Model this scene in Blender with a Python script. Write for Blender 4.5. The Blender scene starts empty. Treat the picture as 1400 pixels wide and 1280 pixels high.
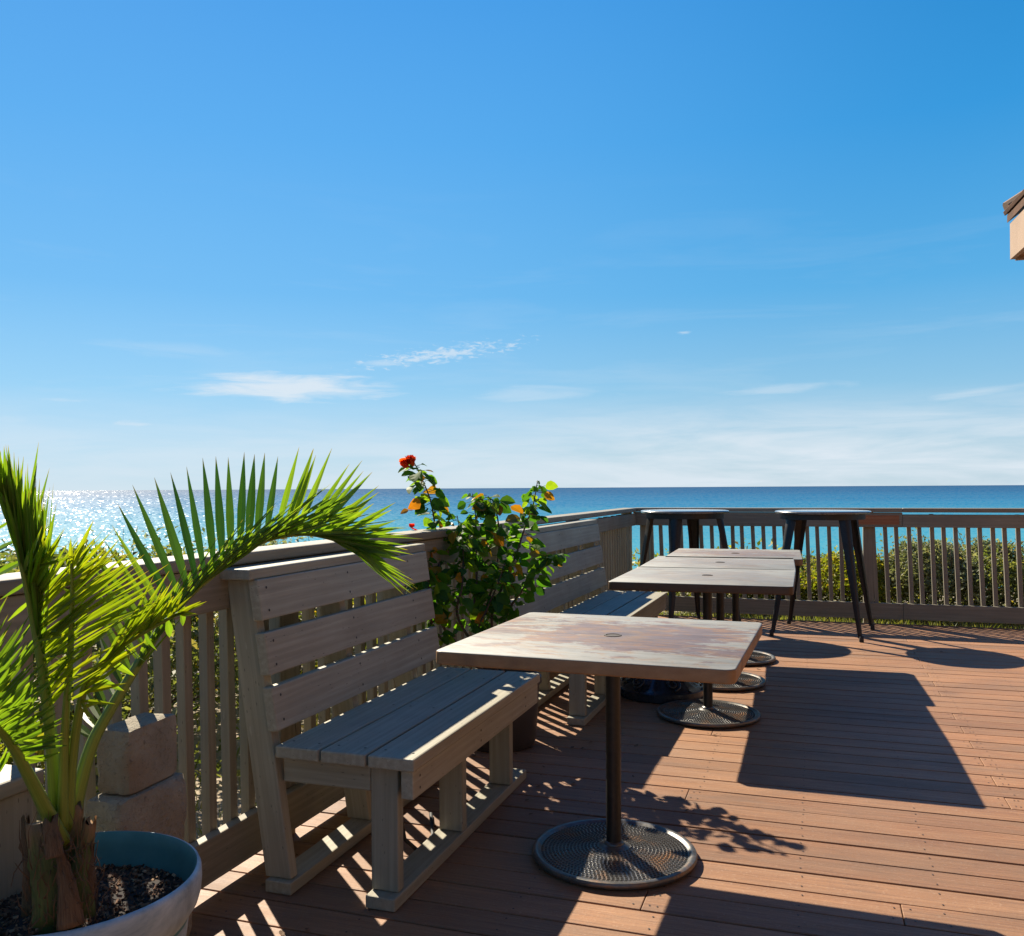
import bpy, bmesh, math, random
from mathutils import Vector, Matrix
R = math.radians
random.seed(7)
C = bpy.context.scene.collection
S = bpy.context.scene

# ------------------------------------------------------------------ camera, world, sun, exposure
F_PX, CX, HZ, H, ROLL = 1220.0, 700.0, 667.3, 1.255, 0.0058
YAW = math.atan(410.0 / 1220.0)
cam_d = bpy.data.cameras.new('camera'); cam = bpy.data.objects.new('camera', cam_d); C.objects.link(cam)
cam_d.sensor_fit = 'HORIZONTAL'; cam_d.sensor_width = 36.0; cam_d.lens = 36.0 * F_PX / 1400.0
cam_d.shift_y = (HZ - 640.0) / 1400.0
cam_d.clip_start = 0.05; cam_d.clip_end = 150000.0
cam.matrix_world = (Matrix.Translation((0, 0, H)) @ Matrix.Rotation(YAW, 4, 'Z') @ Matrix.Rotation(R(90), 4, 'X')
                    @ Matrix.Rotation(-ROLL, 4, 'Z'))
S.camera = cam
S.view_settings.view_transform = 'Standard'; S.view_settings.look = 'None'
S.view_settings.gamma = 1.0; S.view_settings.exposure = 1.12
S.cycles.max_bounces = 8; S.cycles.transparent_max_bounces = 8
S.cycles.sample_clamp_indirect = 6.0

SUN = Vector((-0.942, 0.860, 1.0)).normalized()          # towards the sun
SUN_EL = math.asin(SUN.z); SUN_AZ = math.atan2(SUN.x, SUN.y)
sun_d = bpy.data.lights.new('sun', 'SUN'); sun = bpy.data.objects.new('sun', sun_d); C.objects.link(sun)
sun_d.energy = 4.9; sun_d.angle = R(0.5); sun_d.color = (1.0, 0.895, 0.72)
sun.rotation_euler = (-SUN).to_track_quat('-Z', 'Y').to_euler()

FW = Vector((-math.sin(YAW), math.cos(YAW), 0)); RT = Vector((math.cos(YAW), math.sin(YAW), 0))
def at(px, py, Z):
    """point that the photograph shows at pixel px,py and that lies Z metres into the scene"""
    a, b = px - CX, py - HZ
    u = a * math.cos(ROLL) - b * math.sin(ROLL); v = b * math.cos(ROLL) + a * math.sin(ROLL)
    p = FW * Z + RT * (u * Z / F_PX); p.z = H - v * Z / F_PX
    return p
def azel(px, py):
    p = at(px, py, 1.0) - Vector((0, 0, H))
    return math.atan2(p.x, p.y), math.atan2(p.z, math.hypot(p.x, p.y))

class NT:
    """small node tree helper"""
    def __init__(s, nt): s.t = nt; s.L = nt.links
    def n(s, kind, **k):
        o = s.t.nodes.new(kind)
        for a, b in k.items():
            if a.startswith('i_'):
                key = a[2:]
                key = int(key) if key.isdigit() else key.replace('_', ' ')
                s.put(o.inputs[key], b)
            else: setattr(o, a, b)
        return o
    def put(s, sock, v):
        if isinstance(v, bpy.types.NodeSocket): s.L.new(v, sock)
        elif isinstance(v, bpy.types.Node): s.L.new(v.outputs[0], sock)
        else:
            if sock.type == 'RGBA' and len(v) == 3: v = (*v, 1)
            sock.default_value = v
    def math(s, op, a, b=0.0, c=0.0, clamp=False):
        m = s.n('ShaderNodeMath', operation=op, use_clamp=clamp)
        s.put(m.inputs[0], a); s.put(m.inputs[1], b); s.put(m.inputs[2], c)
        return m.outputs[0]
    def ramp(s, fac, stops, interp='LINEAR'):
        r = s.n('ShaderNodeValToRGB'); r.color_ramp.interpolation = interp
        e = r.color_ramp.elements
        while len(e) < len(stops): e.new(0.5)
        for k, (p, c) in enumerate(stops):
            e[k].position = p; e[k].color = c if len(c) == 4 else (*c, 1)
        s.put(r.inputs[0], fac); return r.outputs[0]
    def rng(s, v, a, b, c=0.0, d=1.0, kind='LINEAR'):
        m = s.n('ShaderNodeMapRange', interpolation_type=kind)
        for i, x in enumerate((v, a, b, c, d)): s.put(m.inputs[i], x)
        return m.outputs[0]
    def mix(s, fac, a, b, blend='MIX'):
        m = s.n('ShaderNodeMix', data_type='RGBA', blend_type=blend)
        s.put(m.inputs[0], fac); s.put(m.inputs[6], a); s.put(m.inputs[7], b)
        return m.outputs[2]
    def noise(s, vec, scale, detail=4.0, rough=0.55, dist=0.0):
        o = s.n('ShaderNodeTexNoise')
        if vec is not None: s.put(o.inputs['Vector'], vec)
        o.inputs['Scale'].default_value = scale; o.inputs['Detail'].default_value = detail
        o.inputs['Roughness'].default_value = rough; o.inputs['Distortion'].default_value = dist
        return o.outputs['Fac']
    def mapping(s, vec, scale=(1, 1, 1), loc=(0, 0, 0), rot=(0, 0, 0)):
        m = s.n('ShaderNodeMapping'); s.put(m.inputs['Vector'], vec)
        m.inputs['Scale'].default_value = scale; m.inputs['Location'].default_value = loc; m.inputs['Rotation'].default_value = rot
        return m.outputs[0]

# sky with thin cirrus, laid out by direction
W = bpy.data.worlds.new('World'); S.world = W; W.use_nodes = True
t = NT(W.node_tree); W.node_tree.nodes.clear()
out = t.n('ShaderNodeOutputWorld'); bg = t.n('ShaderNodeBackground'); t.L.new(bg.outputs[0], out.inputs[0])
sky = t.n('ShaderNodeTexSky', sky_type='NISHITA', sun_disc=False, sun_elevation=SUN_EL, sun_rotation=SUN_AZ,
          air_density=1.0, dust_density=0.25, ozone_density=2.2, altitude=10.0)
d = t.n('ShaderNodeTexCoord').outputs['Generated']
sp = t.n('ShaderNodeSeparateXYZ'); t.L.new(d, sp.inputs[0])
az = t.math('ARCTAN2', sp.outputs[0], sp.outputs[1]); el = t.math('ARCSINE', sp.outputs[2])
cv = t.n('ShaderNodeCombineXYZ'); t.put(cv.inputs[0], az); t.put(cv.inputs[1], el); cv = cv.outputs[0]
def cloud_spot(px, py, hw, hh, dens, tilt=0.0, nz=(9, 60), soft=0.9, wob=0.7):
    a0, e0 = azel(px, py)
    da = t.math('SUBTRACT', az, a0); de = t.math('SUBTRACT', el, e0)
    de2 = t.math('SUBTRACT', de, t.math('MULTIPLY', da, tilt))
    x = t.math('DIVIDE', da, hw / F_PX); y = t.math('DIVIDE', de2, hh / F_PX)
    n1 = t.math('SUBTRACT', t.noise(t.mapping(cv, (nz[0], nz[1], 1), (px * .01, py * .013, 0)), 1.0, 6, 0.62, 0.6), 0.47)
    rr = t.math('ADD', t.math('SQRT', t.math('ADD', t.math('MULTIPLY', x, x), t.math('MULTIPLY', y, y))), t.math('MULTIPLY', n1, wob * 3))
    return t.rng(rr, 1.0, 1.0 - soft, 0.0, dens, 'SMOOTHSTEP')
spots = [cloud_spot(392, 529, 170, 24, 0.86, wob=.55, soft=.8, nz=(13, 95)), cloud_spot(420, 536, 150, 9, 0.5, wob=.5, nz=(20, 140)), cloud_spot(330, 527, 90, 12, 0.3), cloud_spot(600, 485, 125, 13, 0.62, tilt=.14, nz=(80, 260), wob=1.25, soft=.95),
         cloud_spot(530, 497, 60, 7, 0.4, tilt=.1, nz=(30, 120)), cloud_spot(182, 580, 48, 5, 0.45, nz=(30, 150)),
         cloud_spot(240, 478, 130, 13, 0.16, tilt=-.03), cloud_spot(1060, 534, 110, 9, 0.36, tilt=.05), cloud_spot(1335, 536, 110, 9, 0.4, tilt=.1),
         cloud_spot(720, 540, 120, 16, 0.3), cloud_spot(830, 575, 160, 22, 0.32), cloud_spot(370, 604, 110, 9, 0.28),
         cloud_spot(1260, 580, 260, 9, 0.4, tilt=.02, nz=(12, 110)), cloud_spot(700, 606, 160, 13, 0.34), cloud_spot(15, 575, 40, 12, 0.22),
         cloud_spot(935, 455, 12, 3, .4, nz=(60, 200)), cloud_spot(80, 547, 40, 4, .25, nz=(40, 160))]
tot = spots[0]
for q in spots[1:]: tot = t.math('MAXIMUM', tot, q)
# veil above the horizon
vn = t.noise(t.mapping(cv, (5, 38, 1)), 1.0, 6, 0.6, 0.4)
vband = t.math('MULTIPLY', t.rng(el, 0.115, 0.03, 0, 1, 'SMOOTHSTEP'), t.rng(vn, 0.36, 0.60, 0.05, 0.85))
a_r = azel(1200, 600)[0]
veil = t.math('MULTIPLY', vband, t.rng(az, azel(350, 600)[0], a_r, 0.40, 1.0, 'SMOOTHSTEP'))
streak = t.math('MULTIPLY', t.rng(t.noise(t.mapping(cv, (3.0, 22, 1), (4, 2, 0), (0, 0, .08)), 1.0, 5, 0.6, 0.5), 0.52, 0.8, 0, 0.22), t.rng(el, 0.34, 0.1, 0, 1))
tot = t.math('MAXIMUM', tot, veil); tot = t.math('MAXIMUM', tot, streak)
def lin(r, g, b, k=1.0):
    f = lambda c: (c / 255 / 12.92) if c < 10 else ((c / 255 + .055) / 1.055) ** 2.4
    return tuple(f(c) * k for c in (r, g, b))
K = 1.0 / (0.06 * 2 ** S.view_settings.exposure)        # a clear sky's colour by height, for strength 0.06
e1 = t.rng(el, -0.02, 1.0)
E_ = lambda deg: (math.radians(deg) + .02) / 1.02
near = t.ramp(e1, [(0, lin(200, 228, 246)), (E_(2.5), lin(186, 222, 247)), (E_(6), lin(152, 210, 248)), (E_(12), lin(112, 188, 244)), (E_(21), lin(84, 172, 240)), (E_(31), lin(60, 154, 232)), (E_(50), lin(48, 126, 206)), (1, lin(30, 92, 170))])
far = t.ramp(e1, [(0, lin(196, 216, 228)), (E_(2.5), lin(182, 212, 230)), (E_(6), lin(140, 196, 230)), (E_(12), lin(86, 174, 230)), (E_(21), lin(46, 152, 222)), (E_(31), lin(20, 130, 204)), (E_(50), lin(30, 110, 186)), (1, lin(26, 84, 160))])
dsun = t.n('ShaderNodeVectorMath', operation='DOT_PRODUCT'); t.put(dsun.inputs[0], d); dsun.inputs[1].default_value = SUN
away = t.rng(dsun.outputs['Value'], 0.96, 0.60, 0, 1, 'SMOOTHSTEP')
clear = t.mix(1.0, t.mix(away, near, far), (K, K, K), 'MULTIPLY')
clear = t.mix(t.rng(dsun.outputs['Value'], 0.5, -0.2, 0, .8, 'SMOOTHSTEP'), clear, lin(72, 132, 186, K))    # deeper blue opposite the sun
skyc = t.mix(0.94, sky.outputs[0], clear)
skyc = t.mix(tot, skyc, lin(226, 236, 245, K))
t.put(bg.inputs[0], skyc); bg.inputs[1].default_value = 0.06

# ------------------------------------------------------------------ materials
def mat(name):
    m = bpy.data.materials.new(name); m.use_nodes = True; m.node_tree.nodes.clear()
    t = NT(m.node_tree); o = t.n('ShaderNodeOutputMaterial'); b = t.n('ShaderNodeBsdfPrincipled')
    t.L.new(b.outputs[0], o.inputs[0]); return m, t, b, o
def gp(t, name='gp'):
    return t.n('ShaderNodeAttribute', attribute_name=name).outputs['Vector']
def isl(t): return t.n('ShaderNodeNewGeometry').outputs['Random Per Island']
def bump(t, b, h, strength=0.3, dist=0.01):
    bp = t.n('ShaderNodeBump'); bp.inputs['Strength'].default_value = strength; bp.inputs['Distance'].default_value = dist
    t.put(bp.inputs['Height'], h); t.L.new(bp.outputs[0], b.inputs['Normal']); return bp

def wood_mat(name, dark, light, streak, rough=0.62, stain=0.25, knots=True):
    m, t, b, o = mat(name); g = gp(t); r = isl(t)
    fine = t.noise(t.mapping(g, (2.2, 70, 70)), 1.0, 6, 0.6, 0.3)
    ring = t.noise(t.mapping(g, (0.9, 14, 14)), 1.0, 4, 0.5, 1.4)
    blot = t.noise(g, 3.0, 4, 0.6)
    c = t.mix(t.rng(fine, 0.3, 0.72), dark, light)
    wv = t.n('ShaderNodeTexWave', wave_type='BANDS', bands_direction='Y'); t.put(wv.inputs['Vector'], t.mapping(g, (1, 11, 11)))
    wv.inputs['Scale'].default_value = 1.0; wv.inputs['Distortion'].default_value = 9.0; wv.inputs['Detail'].default_value = 3
    wv.inputs['Detail Scale'].default_value = 0.6
    c = t.mix(t.math('MULTIPLY', t.rng(wv.outputs['Fac'], 0.1, 0.9), streak), c, dark)
    c = t.mix(t.rng(blot, 0.45, 0.75, 0, stain), c, tuple(x * 0.6 for x in dark))
    c = t.mix(1.0, c, t.ramp(r, [(0, (.80, .80, .79)), (1, (1.12, 1.10, 1.08))]), 'MULTIPLY')
    sc = t.noise(t.mapping(g, (14, 60, 60), (4, 1, 2)), 1.0, 4, .7)
    c = t.mix(t.rng(sc, .64, .76, 0, .5), c, tuple(x * 1.35 for x in light))
    c = t.mix(t.rng(t.noise(t.mapping(g, (6, 22, 22), (1, 7, 3)), 1.0, 5, .7), .66, .78, 0, .5), c, (.12, .075, .045))
    if knots:
        v = t.n('ShaderNodeTexVoronoi'); t.put(v.inputs['Vector'], t.mapping(g, (3.2, 13, 13)))
        c = t.mix(t.rng(v.outputs['Distance'], 0.06, 0.10, 0.75, 0.0), c, tuple(x * 0.16 for x in dark))
    t.put(b.inputs['Base Color'], c); t.put(b.inputs['Roughness'], t.rng(blot, 0.3, 0.7, rough - .08, rough + .12))
    b.inputs['Specular IOR Level'].default_value = 0.4
    bump(t, b, t.math('ADD', t.math('MULTIPLY', fine, 0.6), ring), 0.35, 0.003)
    return m
M = {}
M['bench'] = wood_mat('painted_bench_wood', (0.275, 0.252, 0.188), (0.41, 0.382, 0.292), 0.4, .55)
M['fence'] = wood_mat('painted_fence_wood', (0.215, 0.190, 0.140), (0.325, 0.292, 0.222), 0.35)
M['bare'] = wood_mat('bare_red_wood', (0.30, 0.11, 0.045), (0.42, 0.19, 0.09), 0.4, knots=False)

m, t, b, o = mat('deck_boards'); M['deck'] = m
g = gp(t); r = isl(t)
fine = t.noise(t.mapping(g, (3, 110, 40)), 1.0, 6, 0.62, 0.2); mid = t.noise(t.mapping(g, (1.6, 9, 9)), 1.0, 5, 0.6, 0.8)
big = t.noise(t.n('ShaderNodeNewGeometry').outputs['Position'], 0.9, 5, 0.6)
speck = t.noise(g, 90, 3, 0.6)
c = t.mix(t.rng(fine, 0.28, 0.74), (0.185, 0.086, 0.042), (0.385, 0.195, 0.096))
c = t.mix(t.rng(mid, 0.42, 0.72, 0, 0.55), c, (0.215, 0.132, 0.085))
c = t.mix(t.rng(big, 0.45, 0.72, 0, 0.45), c, (0.30, 0.17, 0.095))
c = t.mix(t.rng(speck, 0.58, 0.74, 0, 0.40), c, (0.42, 0.29, 0.20))
c = t.mix(t.rng(t.noise(t.mapping(g, (30, 130, 60), (2, 5, 1)), 1.0, 4, .7), .60, .74, 0, .55), c, (0.075, 0.042, 0.028))
wpos = t.n('ShaderNodeNewGeometry').outputs['Position']
grime = t.noise(t.mapping(wpos, (1.4, 3.2, 1), (3, 8, 0)), 1.0, 6, .68, .4)
c = t.mix(t.rng(grime, .50, .70, 0, .5), c, (0.12, 0.082, 0.06))
scr = t.noise(t.mapping(g, (9, 260, 1), (7, 1, 0), (0, 0, .02)), 1.0, 2, .5)
c = t.mix(t.rng(scr, .66, .74, 0, .4), c, (0.42, 0.27, 0.18))
c = t.mix(1.0, c, t.ramp(r, [(0, (.76, .76, .79)), (.5, (.98, .98, .98)), (1, (1.13, 1.10, 1.06))]), 'MULTIPLY')
dv = t.noise(t.mapping(g, (1.1, 5, 5), (9, 3, 1)), 1.0, 5, 0.65)
c = t.mix(t.rng(dv, 0.60, 0.8, 0, 0.45), c, (0.10, 0.055, 0.038))
t.put(b.inputs['Base Color'], c); t.put(b.inputs['Roughness'], t.rng(mid, 0.3, 0.7, 0.5, 0.68)); b.inputs['Specular IOR Level'].default_value = 0.35
bump(t, b, t.math('ADD', fine, t.math('MULTIPLY', speck, 0.5)), 0.4, 0.003)

m, t, b, o = mat('screw_steel'); M['screw'] = m
b.inputs['Base Color'].default_value = (0.03, 0.022, 0.02, 1); b.inputs['Roughness'].default_value = 0.6

def tabletop_mat(name, rust_amt, seed, edge=1.0):
    m, t, b, o = mat(name); g = t.n('ShaderNodeTexCoord').outputs['Object']
    s = t.n('ShaderNodeSeparateXYZ'); t.put(s.inputs[0], g)
    gg = t.mapping(g, (2.2, 4.5, 1), (seed, seed * .7, 0), (0, 0, .25))
    base = t.noise(t.mapping(g, (5, 30, 1), (seed, 0, 0)), 1.0, 6, 0.65, .4)
    c = t.mix(t.rng(base, .3, .7), (0.205, 0.197, 0.170), (0.31, 0.302, 0.268))
    rad = t.math('SQRT', t.math('ADD', t.math('MULTIPLY', s.outputs[0], s.outputs[0]), t.math('MULTIPLY', t.math('MULTIPLY', s.outputs[1], s.outputs[1]), 2.2)))
    n1 = t.noise(gg, 1.9, 10, 0.74, 0.35)
    worn = t.math('SUBTRACT', n1, t.math('MULTIPLY', rad, 0.42))
    c = t.mix(t.rng(worn, 0.295, 0.345, 0, min(1, .95 * rust_amt)), c, t.mix(t.rng(base, .35, .65), (0.115, 0.076, 0.071), (0.185, 0.128, 0.118)))
    n2 = t.noise(t.mapping(g, (9, 26, 1), (seed * 2, 1, 0)), 1.0, 6, 0.7, .5)
    edge_w = t.math('MULTIPLY', t.rng(worn, 0.20, 0.31), t.rng(n2, .50, .58, 0, .6 * rust_amt))
    c = t.mix(edge_w, c, (0.25, 0.13, 0.06))
    n3 = t.noise(t.mapping(g, (14, 50, 1), (3, seed, 0)), 1.0, 5, 0.7)
    c = t.mix(t.rng(n3, .58, .68, 0, .5), c, (0.15, 0.12, 0.095))
    c = t.mix(t.rng(t.noise(t.mapping(g, (5, 160, 1), (seed, 3, 0), (0, 0, .5)), 1.0, 2, .5), .66, .72, 0, .35), c, (.42, .40, .36))
    c = t.mix(t.rng(t.noise(t.mapping(g, (4, 4, 1), (seed * 3, 5, 0)), 1.0, 5, .6), .5, .75, 0, .4), c, (0.17, 0.15, 0.125))
    # rusty banded edge of the slab
    nz = t.n('ShaderNodeNewGeometry'); sn = t.n('ShaderNodeSeparateXYZ'); t.put(sn.inputs[0], nz.outputs['True Normal'])
    side = t.rng(sn.outputs[2], 0.75, 0.55)
    ec = t.mix(t.noise(t.mapping(g, (14, 14, 40)), 1.0, 5, 0.7), tuple(q * edge for q in (0.16, 0.075, 0.03)), tuple(q * edge for q in (0.34, 0.19, 0.085)))
    ec = t.mix(t.rng(t.noise(g, 7, 4, .6), .5, .75, 0, .6), ec, (0.07, 0.045, 0.03))
    c = t.mix(side, c, ec)
    t.put(b.inputs['Base Color'], c); t.put(b.inputs['Roughness'], t.rng(n2, .3, .7, .42, .7)); b.inputs['Specular IOR Level'].default_value = .35
    bump(t, b, t.math('ADD', base, n2), .25, .002); return m
M['top_a'] = tabletop_mat('worn_tabletop', 1.0, 1.3, 1.25); M['top_b'] = tabletop_mat('faded_tabletop', 0.30, 4.1, .4)
M['top_c'] = tabletop_mat('pale_tabletop', 0.35, 7.7, .4); M['top_d'] = tabletop_mat('brown_tabletop', 0.8, 9.2)

def metal_mat(name, col, rough, metallic=0.6, rust=0.0, rustcol=(0.16, 0.07, 0.03)):
    m, t, b, o = mat(name); g = t.n('ShaderNodeTexCoord').outputs['Object']
    n = t.noise(g, 9, 6, 0.65, .3); n2 = t.noise(g, 60, 4, .6)
    c = t.mix(t.rng(n2, .3, .7), tuple(x * .75 for x in col), tuple(x * 1.25 for x in col))
    if rust: c = t.mix(t.rng(n, .62 - rust * .22, .78 - rust * .2, 0, .85), c, rustcol)
    t.put(b.inputs['Base Color'], c); t.put(b.inputs['Roughness'], t.rng(n, .3, .7, rough - .1, rough + .15))
    b.inputs['Metallic'].default_value = metallic; bump(t, b, n2, .12, .002); return m
M['iron'] = metal_mat('black_cast_iron', (0.115, 0.11, 0.104), .34, .5, .46, (0.28, 0.135, 0.05))
M['pole'] = metal_mat('black_rusted_pole', (0.022, 0.02, 0.018), .42, .3, .35, (0.06, 0.036, 0.02))
M['ornate'] = metal_mat('blue_black_iron', (0.03, 0.036, 0.045), .26, .35)
M['bar_metal'] = metal_mat('matt_black_steel', (0.022, 0.021, 0.021), .42, .35)
M['bar_top'] = metal_mat('sky_sheen_steel_top', (0.10, 0.105, 0.11), .3, 0.0)  # black steel, its base paled bluish to add the sky's sheen
_b = M['bar_top'].node_tree.nodes['Principled BSDF']; _b.inputs['Coat Weight'].default_value = 1.0; _b.inputs['Coat Roughness'].default_value = .06
M['cable'] = metal_mat('black_rubber', (0.012, 0.012, 0.012), .6, 0.0)

m, t, b, o = mat('pit_black'); M['pit'] = m  # near-black discs drawn for the pits in the table bases
b.inputs['Base Color'].default_value = (.014, .012, .011, 1); b.inputs['Roughness'].default_value = .8
m, t, b, o = mat('hole_dark'); M['hole'] = m
b.inputs['Base Color'].default_value = (.05, .035, .025, 1); b.inputs['Roughness'].default_value = .7

m, t, b, o = mat('concrete_block'); M['block'] = m
g = t.n('ShaderNodeTexCoord').outputs['Object']
n = t.noise(g, 8, 7, .7); n2 = t.noise(g, 70, 4, .7); n3 = t.noise(g, 3.5, 4, .6, .5)
c = t.mix(t.rng(n, .3, .7), (0.24, 0.205, 0.145), (0.38, 0.335, 0.25)); c = t.mix(t.rng(n3, .5, .72, 0, .6), c, (0.26, 0.15, 0.07))
c = t.mix(t.rng(n2, .56, .7, 0, .6), c, (.1, .08, .06))
t.put(b.inputs['Base Color'], c); b.inputs['Roughness'].default_value = .9; bump(t, b, t.math('ADD', n, n2), 1.0, .014)

m, t, b, o = mat('galvanised_pot'); M['pot'] = m
g = t.n('ShaderNodeTexCoord').outputs['Object']
s = t.n('ShaderNodeSeparateXYZ'); t.put(s.inputs[0], g)
n = t.noise(t.mapping(g, (6, 6, 11)), 1, 6, .7, .5); n2 = t.noise(t.mapping(g, (9, 9, 2.0)), 1, 6, .7)
c = t.mix(t.rng(n, .32, .66), (0.19, 0.275, 0.32), (0.52, 0.61, 0.64)); c = t.mix(t.rng(n2, .55, .75, 0, .5), c, (.07, .095, .10))
t.put(b.inputs['Base Color'], c); b.inputs['Roughness'].default_value = .48; b.inputs['Metallic'].default_value = .15; bump(t, b, n, .2, .004)
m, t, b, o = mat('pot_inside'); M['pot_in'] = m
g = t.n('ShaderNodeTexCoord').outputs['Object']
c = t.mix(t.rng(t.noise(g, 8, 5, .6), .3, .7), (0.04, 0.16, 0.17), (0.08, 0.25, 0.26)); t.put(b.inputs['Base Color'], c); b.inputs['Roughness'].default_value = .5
m, t, b, o = mat('dark_planter'); M['planter'] = m
b.inputs['Base Color'].default_value = (.05, .042, .04, 1); b.inputs['Roughness'].default_value = .5

m, t, b, o = mat('bark_mulch'); M['mulch'] = m
r = isl(t); c = t.ramp(r, [(0, (.030, .015, .008)), (.5, (.085, .038, .017)), (.8, (.20, .095, .045)), (1, (.36, .22, .12))]); t.put(b.inputs['Base Color'], c); b.inputs['Roughness'].default_value = .85
m, t, b, o = mat('soil'); M['soil'] = m
b.inputs['Base Color'].default_value = (.018, .012, .009, 1); b.inputs['Roughness'].default_value = .95

def leaf_mat(name, stops, trans_tint=(1.4, 1.5, .5), trans=.45, rough=.38, spec=.45, attr=None, vein=False):
    m = bpy.data.materials.new(name); m.use_nodes = True; m.node_tree.nodes.clear(); t = NT(m.node_tree)
    o = t.n('ShaderNodeOutputMaterial'); b = t.n('ShaderNodeBsdfPrincipled')
    r = isl(t)
    c = t.ramp(r, stops)
    n = t.noise(t.n('ShaderNodeTexCoord').outputs['Object'], 22, 4, .6)
    c = t.mix(t.rng(n, .35, .75, 0, .35), c, tuple(x * .6 for x in stops[0][1][:3]))
    if attr:   # dry brown tips along each blade
        a = t.n('ShaderNodeAttribute', attribute_name='gp'); sx = t.n('ShaderNodeSeparateXYZ'); t.put(sx.inputs[0], a.outputs['Vector'])
        c = t.mix(t.rng(sx.outputs[0], .90, 1.0, 0, .9), c, (.20, .12, .045))
        st = t.noise(t.mapping(a.outputs['Vector'], (1.5, 16, 1)), 1.0, 3, .6)
        c = t.mix(t.rng(st, .4, .7, 0, .35), c, attr)
    t.put(b.inputs['Base Color'], c); b.inputs['Roughness'].default_value = rough; b.inputs['Specular IOR Level'].default_value = spec
    tr = t.n('ShaderNodeBsdfTranslucent'); t.put(tr.inputs[0], t.mix(1.0, c, trans_tint, 'MULTIPLY'))
    mx = t.n('ShaderNodeMixShader'); mx.inputs[0].default_value = trans
    t.L.new(b.outputs[0], mx.inputs[1]); t.L.new(tr.outputs[0], mx.inputs[2]); t.L.new(mx.outputs[0], o.inputs[0])
    return m
M['palm'] = leaf_mat('palm_green', [(0, (.045, .10, .012)), (.5, (.075, .15, .016)), (1, (.12, .19, .02))], (2.4, 2.3, .6), .6, .32, .5, attr=(.16, .17, .02))
M['palm_y'] = leaf_mat('palm_yellow', [(0, (.075, .135, .010)), (.5, (.115, .165, .011)), (1, (.165, .195, .012))], (2.4, 2.2, .5), .6, .35, .45, attr=(.19, .20, .015))
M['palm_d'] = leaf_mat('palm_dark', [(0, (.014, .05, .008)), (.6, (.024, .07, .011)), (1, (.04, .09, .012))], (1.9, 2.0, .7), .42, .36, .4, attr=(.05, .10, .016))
m, t, b, o = mat('palm_stalk'); M['stalk'] = m
g = gp(t); n = t.noise(t.mapping(g, (3, 30, 30)), 1, 4, .6); c = t.mix(t.rng(n, .3, .7), (.09, .15, .018), (.20, .26, .03)); t.put(b.inputs['Base Color'], c); b.inputs['Roughness'].default_value = .4
b.inputs['Subsurface Weight'].default_value = .0
m, t, b, o = mat('palm_boot_green'); M['boot'] = m
g = gp(t); n = t.noise(t.mapping(g, (3, 18, 18)), 1, 5, .65); n2 = t.noise(g, 5, 4, .6)
s = t.n('ShaderNodeSeparateXYZ'); t.put(s.inputs[0], g)
c = t.mix(t.rng(n, .3, .7), (.035, .055, .010), (.095, .115, .022)); c = t.mix(t.rng(t.math('ADD', s.outputs[0], t.math('MULTIPLY', n2, .5)), .98, 1.25), c, t.mix(n, (.16, .075, .03), (.30, .17, .08)))
c = t.mix(t.rng(n2, .52, .7, 0, .55), c, (.12, .075, .035)); t.put(b.inputs['Base Color'], c); b.inputs['Roughness'].default_value = .7; bump(t, b, n, .5, .006)
m, t, b, o = mat('palm_fibre'); M['fibre'] = m
g = gp(t); n = t.noise(t.mapping(g, (3, 40, 40)), 1, 5, .65); c = t.mix(t.rng(n, .3, .7), (.06, .03, .013), (.20, .115, .055)); t.put(b.inputs['Base Color'], c); b.inputs['Roughness'].default_value = .85; bump(t, b, n, .6, .006)

M['hib'] = leaf_mat('hibiscus_leaf', [(0, (.022, .075, .016)), (.5, (.05, .13, .018)), (.8, (.09, .185, .02)), (1, (.15, .22, .022))], (2.5, 2.4, .45), .52, .55, .22)
M['hib_y'] = leaf_mat('hibiscus_yellow_leaf', [(0, (.22, .16, .015)), (.6, (.36, .20, .015)), (1, (.42, .15, .012))], (1.6, 1.3, .5), .4, .45, .4)
M['petal'] = leaf_mat('red_petal', [(0, (.55, .03, .008)), (.6, (.70, .06, .010)), (1, (.75, .13, .014))], (1.5, 1.3, .6), .5, .5, .3)
m, t, b, o = mat('brown_stem'); M['stem'] = m
b.inputs['Base Color'].default_value = (.075, .045, .028, 1); b.inputs['Roughness'].default_value = .75
M['scrub_y'] = leaf_mat('scrub_yellow_green', [(0, (.10, .13, .02)), (.5, (.20, .22, .03)), (.85, (.30, .27, .045)), (1, (.34, .19, .05))], (1.9, 1.9, .5), .5, .5, .22)
M['scrub_o'] = leaf_mat('scrub_olive', [(0, (.07, .095, .035)), (.5, (.14, .165, .065)), (.85, (.24, .24, .12)), (1, (.30, .22, .11))], (1.9, 1.9, .6), .42, .5, .22)
M['scrub_g'] = leaf_mat('scrub_grey', [(0, (.11, .13, .075)), (.5, (.21, .23, .14)), (.9, (.33, .33, .23)), (1, (.34, .27, .18))], (1.6, 1.6, .7), .4, .5, .25)
M['grass'] = leaf_mat('grass', [(0, (.10, .13, .035)), (.6, (.19, .21, .06)), (1, (.30, .27, .12))], (1.6, 1.6, .5), .4, .5, .3)

m, t, b, o = mat('sandy_ground'); M['ground'] = m
g = t.n('ShaderNodeNewGeometry').outputs['Position']; n = t.noise(g, 1.3, 6, .65); n2 = t.noise(g, 25, 4, .6)
c = t.mix(t.rng(n, .4, .62), (.42, .33, .24), (.16, .15, .07)); c = t.mix(t.rng(n2, .4, .7, 0, .5), c, (.12, .10, .06)); t.put(b.inputs['Base Color'], c); b.inputs['Roughness'].default_value = .95; bump(t, b, n2, .5, .03)

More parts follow.
